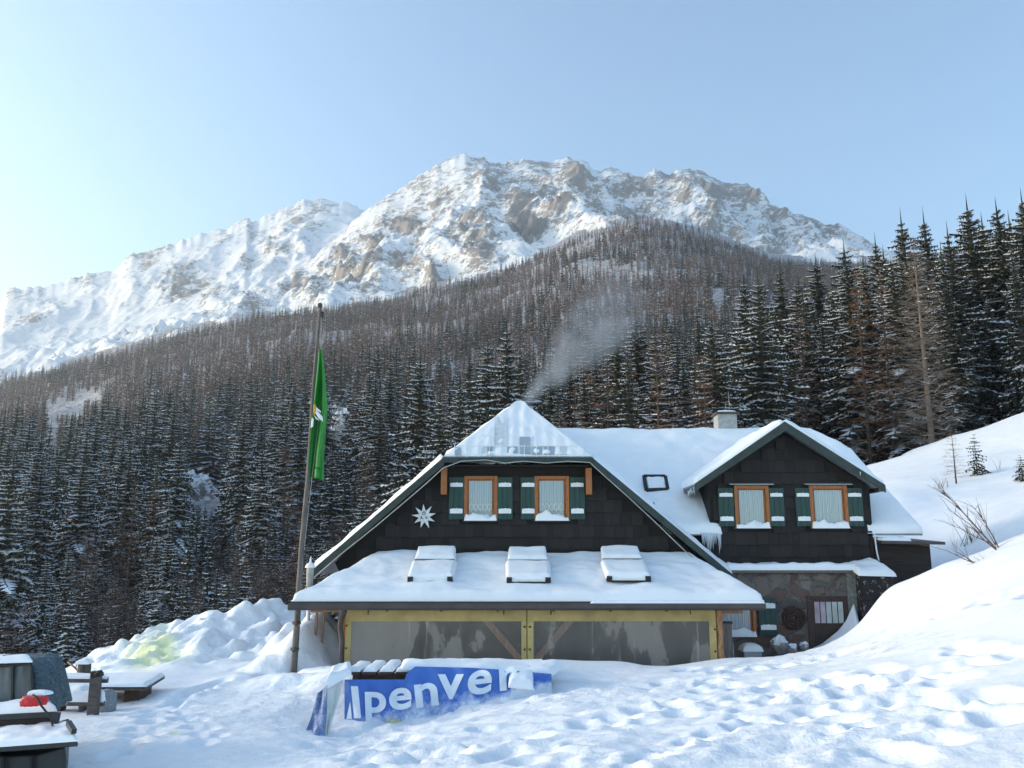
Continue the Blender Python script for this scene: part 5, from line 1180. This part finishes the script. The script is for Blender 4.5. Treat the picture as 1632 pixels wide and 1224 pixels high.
for rr, nm, mt, w0, w1 in ((.36, 'tyre', 'rubber', -.12, .14), (.2, 'rim', 'metal', -.14, -.11)):
    q = MB(); q.add([(wc.x+rr*math.cos(6.2832*i/k), wc.y+w0+.0, wc.z+rr*math.sin(6.2832*i/k)) for i in range(k)]+[(wc.x+rr*math.cos(6.2832*i/k), wc.y+w1, wc.z+rr*math.sin(6.2832*i/k)) for i in range(k)],
        [tuple(range(k)), tuple(range(2*k-1, k-1, -1))]+[(i, k+i, k+(i+1) % k, (i+1) % k) for i in range(k)])
    if nm == 'tyre': wheel = q.build('wheel', M[mt], vh, .03)
    else: q.build(nm, M[mt], wheel, .01)

# ---------------------------------------------------------------- saplings and branches on the slope
def put(px, py, toppy, meshes, name, label, cat, sxy=1., rot=0., toppx=None):
    p = hit(px, py, 20, 56); h = (A(px, toppy)[1]*p.y-p.z); return place_tree(name, meshes, p.x, p.y, p.z-.05, h/14, rot, label, cat, None, sxy)
sap_sp = (mk('crown', spruce_arr(901, 14, 5.0, 15, 6, 5, .35, False), [M['needle'], M['frost']]), mk('trunk', trunk_arr(13.6, .3), [M['bark']]))
sap_la = (mk('crown', larch_arr(905, 14, 4.6, 22, 5, 7, .05, .02, -.05), [M['larch'], M['frost']]), mk('trunk', trunk_arr(13.8, .22, 6, 6, .5), [M['bark']]))
put(1558, 757, 688, sap_sp, 'young_spruce', 'small young spruce with snowy twigs standing alone on the open slope', 'spruce')
put(1630, 766, 722, sap_sp, 'young_spruce', 'bushy young spruce on the slope cut by the right edge', 'spruce', 1.5, 2.)
put(1524, 771, 676, sap_la, 'young_larch', 'bare young larch sapling on the open slope left of the small spruce', 'larch', 1.0, 1.)
def branch(name, paths, label, seed, rad=.018):
    r = random.Random(seed); m_ = MB()
    for pts, r0, nt_ in paths:
        m_.tube(pts, [r0*(1-.8*i/(len(pts)-1)) for i in range(len(pts))], 6)
        for k in range(nt_):
            i = r.randrange(1, len(pts)-1); a = pts[i].lerp(pts[i+1], r.random()); d = (pts[i+1]-pts[i]).normalized(); l_ = r.uniform(.15, .45)
            side = Vector((r.uniform(-1, .4), r.uniform(-.6, .6), r.uniform(-.1, 1))).normalized(); b = a+(d*.7+side*.7)*l_; m_.tube([a, a.lerp(b, .5)+Vector((0, 0, .02)), b], [r0*.35, r0*.25, r0*.12], 4)
    tag(m_.build(name, M['twig']), label, 'branch')
def pl_(l, Y0, Y1): return [P(px, py, Y0+(Y1-Y0)*i/(len(l)-1)) for i, (px, py) in enumerate(l)]
branch('bare_branch', [(pl_([(1610, 896), (1590, 878), (1565, 850), (1538, 820), (1510, 790), (1498, 784)], 16.6, 17.4), .022, 14), (pl_([(1592, 880), (1570, 862), (1545, 835), (1515, 815)], 16.7, 16.3), .014, 10), (pl_([(1596, 882), (1580, 850), (1562, 820), (1548, 806)], 16.7, 17.3), .014, 10), (pl_([(1586, 868), (1573, 846), (1570, 828)], 16.7, 17.), .01, 5), (pl_([(1580, 866), (1555, 856), (1530, 842), (1518, 838)], 16.6, 16.4), .01, 6)],
       'big bare twiggy branch sticking up out of the snow crest at right', 4)
branch('bare_branch', [(pl_([(1606, 903), (1580, 899), (1558, 900), (1535, 890), (1510, 878), (1496, 874)], 16.3, 16.7), .014, 10), (pl_([(1558, 900), (1545, 892), (1525, 880), (1520, 872)], 16.4, 16.8), .009, 5)],
       'low bare branch lying along the snow crest left of the big branch', 6)
for i, (px, py, lab) in enumerate([(1544, 868, 'tuft of dry brown stems on the slope behind the bare branches'), (1590, 748, 'thin dry stalk on the slope right of the small spruce'), (1500, 778, 'dry stems in the snow at the foot of the larch sapling')]):
    p = hit(px, py, 20, 50); m_ = MB(); r = random.Random(i); hh = .9 if i == 0 else .6
    for k in range([16, 3, 12][i]): d = Vector((r.uniform(-.5, .5), r.uniform(-.2, .2), 1))*hh*r.uniform(.4, 1); q = p+Vector((r.uniform(-.3, .3)*(i != 1), r.uniform(-.2, .2), -.05)); m_.tube([q, q+d*.5+Vector((.03, 0, 0)), q+d], [.008, .006, .003], 4)
    tag(m_.build('dry_stems', M['twig']), lab, 'dry plant')
# ---------------------------------------------------------------- smoke
p0 = P(838, 640, 25.2); p1 = P(1010, 455, 30); ax = p1-p0; Ln = ax.length; m_ = MB(); k = 20; n = 9
def rad(t): return .30+1.9*t
m_.add([(rad(j/(n-1))*math.cos(6.2832*i/k), rad(j/(n-1))*math.sin(6.2832*i/k), Ln*j/(n-1)) for j in range(n) for i in range(k)],
       [(j*k+i, j*k+(i+1) % k, (j+1)*k+(i+1) % k, (j+1)*k+i) for j in range(n-1) for i in range(k)]+[tuple(range(k-1, -1, -1)), tuple((n-1)*k+i for i in range(k))])
t = NT('wood_smoke'); t.t.nodes.remove(t.b); tc = t.n('TexCoord').outputs['Object']; wn_ = t.n('TexNoise', {'Vector': tc, 'Scale': .55, 'Detail': 3}).outputs[1]; wo_ = t.n('VectorMath', {0: wn_, 1: (.5, .5, .5)}); wo_.operation = 'SUBTRACT'
zz_ = t.n('SeparateXYZ', {0: tc}).outputs[2]; ws_ = t.n('VectorMath', {0: wo_.outputs[0]}); ws_.operation = 'SCALE'; t.t.links.new(t.math('MULTIPLY', zz_, .42), ws_.inputs['Scale'])
wa_ = t.n('VectorMath', {0: tc, 1: ws_.outputs[0]}); sx = t.n('SeparateXYZ', {0: wa_.outputs[0]})
tt_ = t.math('DIVIDE', zz_, Ln); rr = t.math('SQRT', t.math('ADD', t.math('MULTIPLY', sx.outputs[0], sx.outputs[0]), t.math('MULTIPLY', sx.outputs[1], sx.outputs[1])))
rn = t.math('DIVIDE', rr, t.math('ADD', .22, t.math('MULTIPLY', tt_, 1.55)))
nz = t.n('TexNoise', {'Vector': tc, 'Scale': 1.1, 'Detail': 5, 'Roughness': .6, 'Distortion': .6}).outputs[0]
core = t.math('SUBTRACT', 1.0, rn, True); dn = t.math('MULTIPLY', core, t.ramp(nz, [(.36, 0.), (.72, 1.)])); 
fade = t.math('SUBTRACT', 1.0, t.math('POWER', t.math('MAXIMUM', tt_, 0.0), 1.6), True)
dn = t.math('MULTIPLY', t.math('MULTIPLY', dn, fade), t.math('DIVIDE', 2.2, t.math('ADD', .5, tt_)))
vol = t.n('VolumePrincipled', {'Density': dn}); vol.inputs['Color'].default_value = (.72, .83, 1, 1); vol.inputs['Anisotropy'].default_value = .3
t.t.links.new(vol.outputs[0], t.out.inputs['Volume'])
smo = m_.build('chimney_smoke', t.m); smo.location = p0; smo.rotation_euler = ax.to_track_quat('Z', 'Y').to_euler(); tag(smo, 'thin blue-grey smoke plume drifting right from behind the gable peak', 'smoke', None, 'stuff')
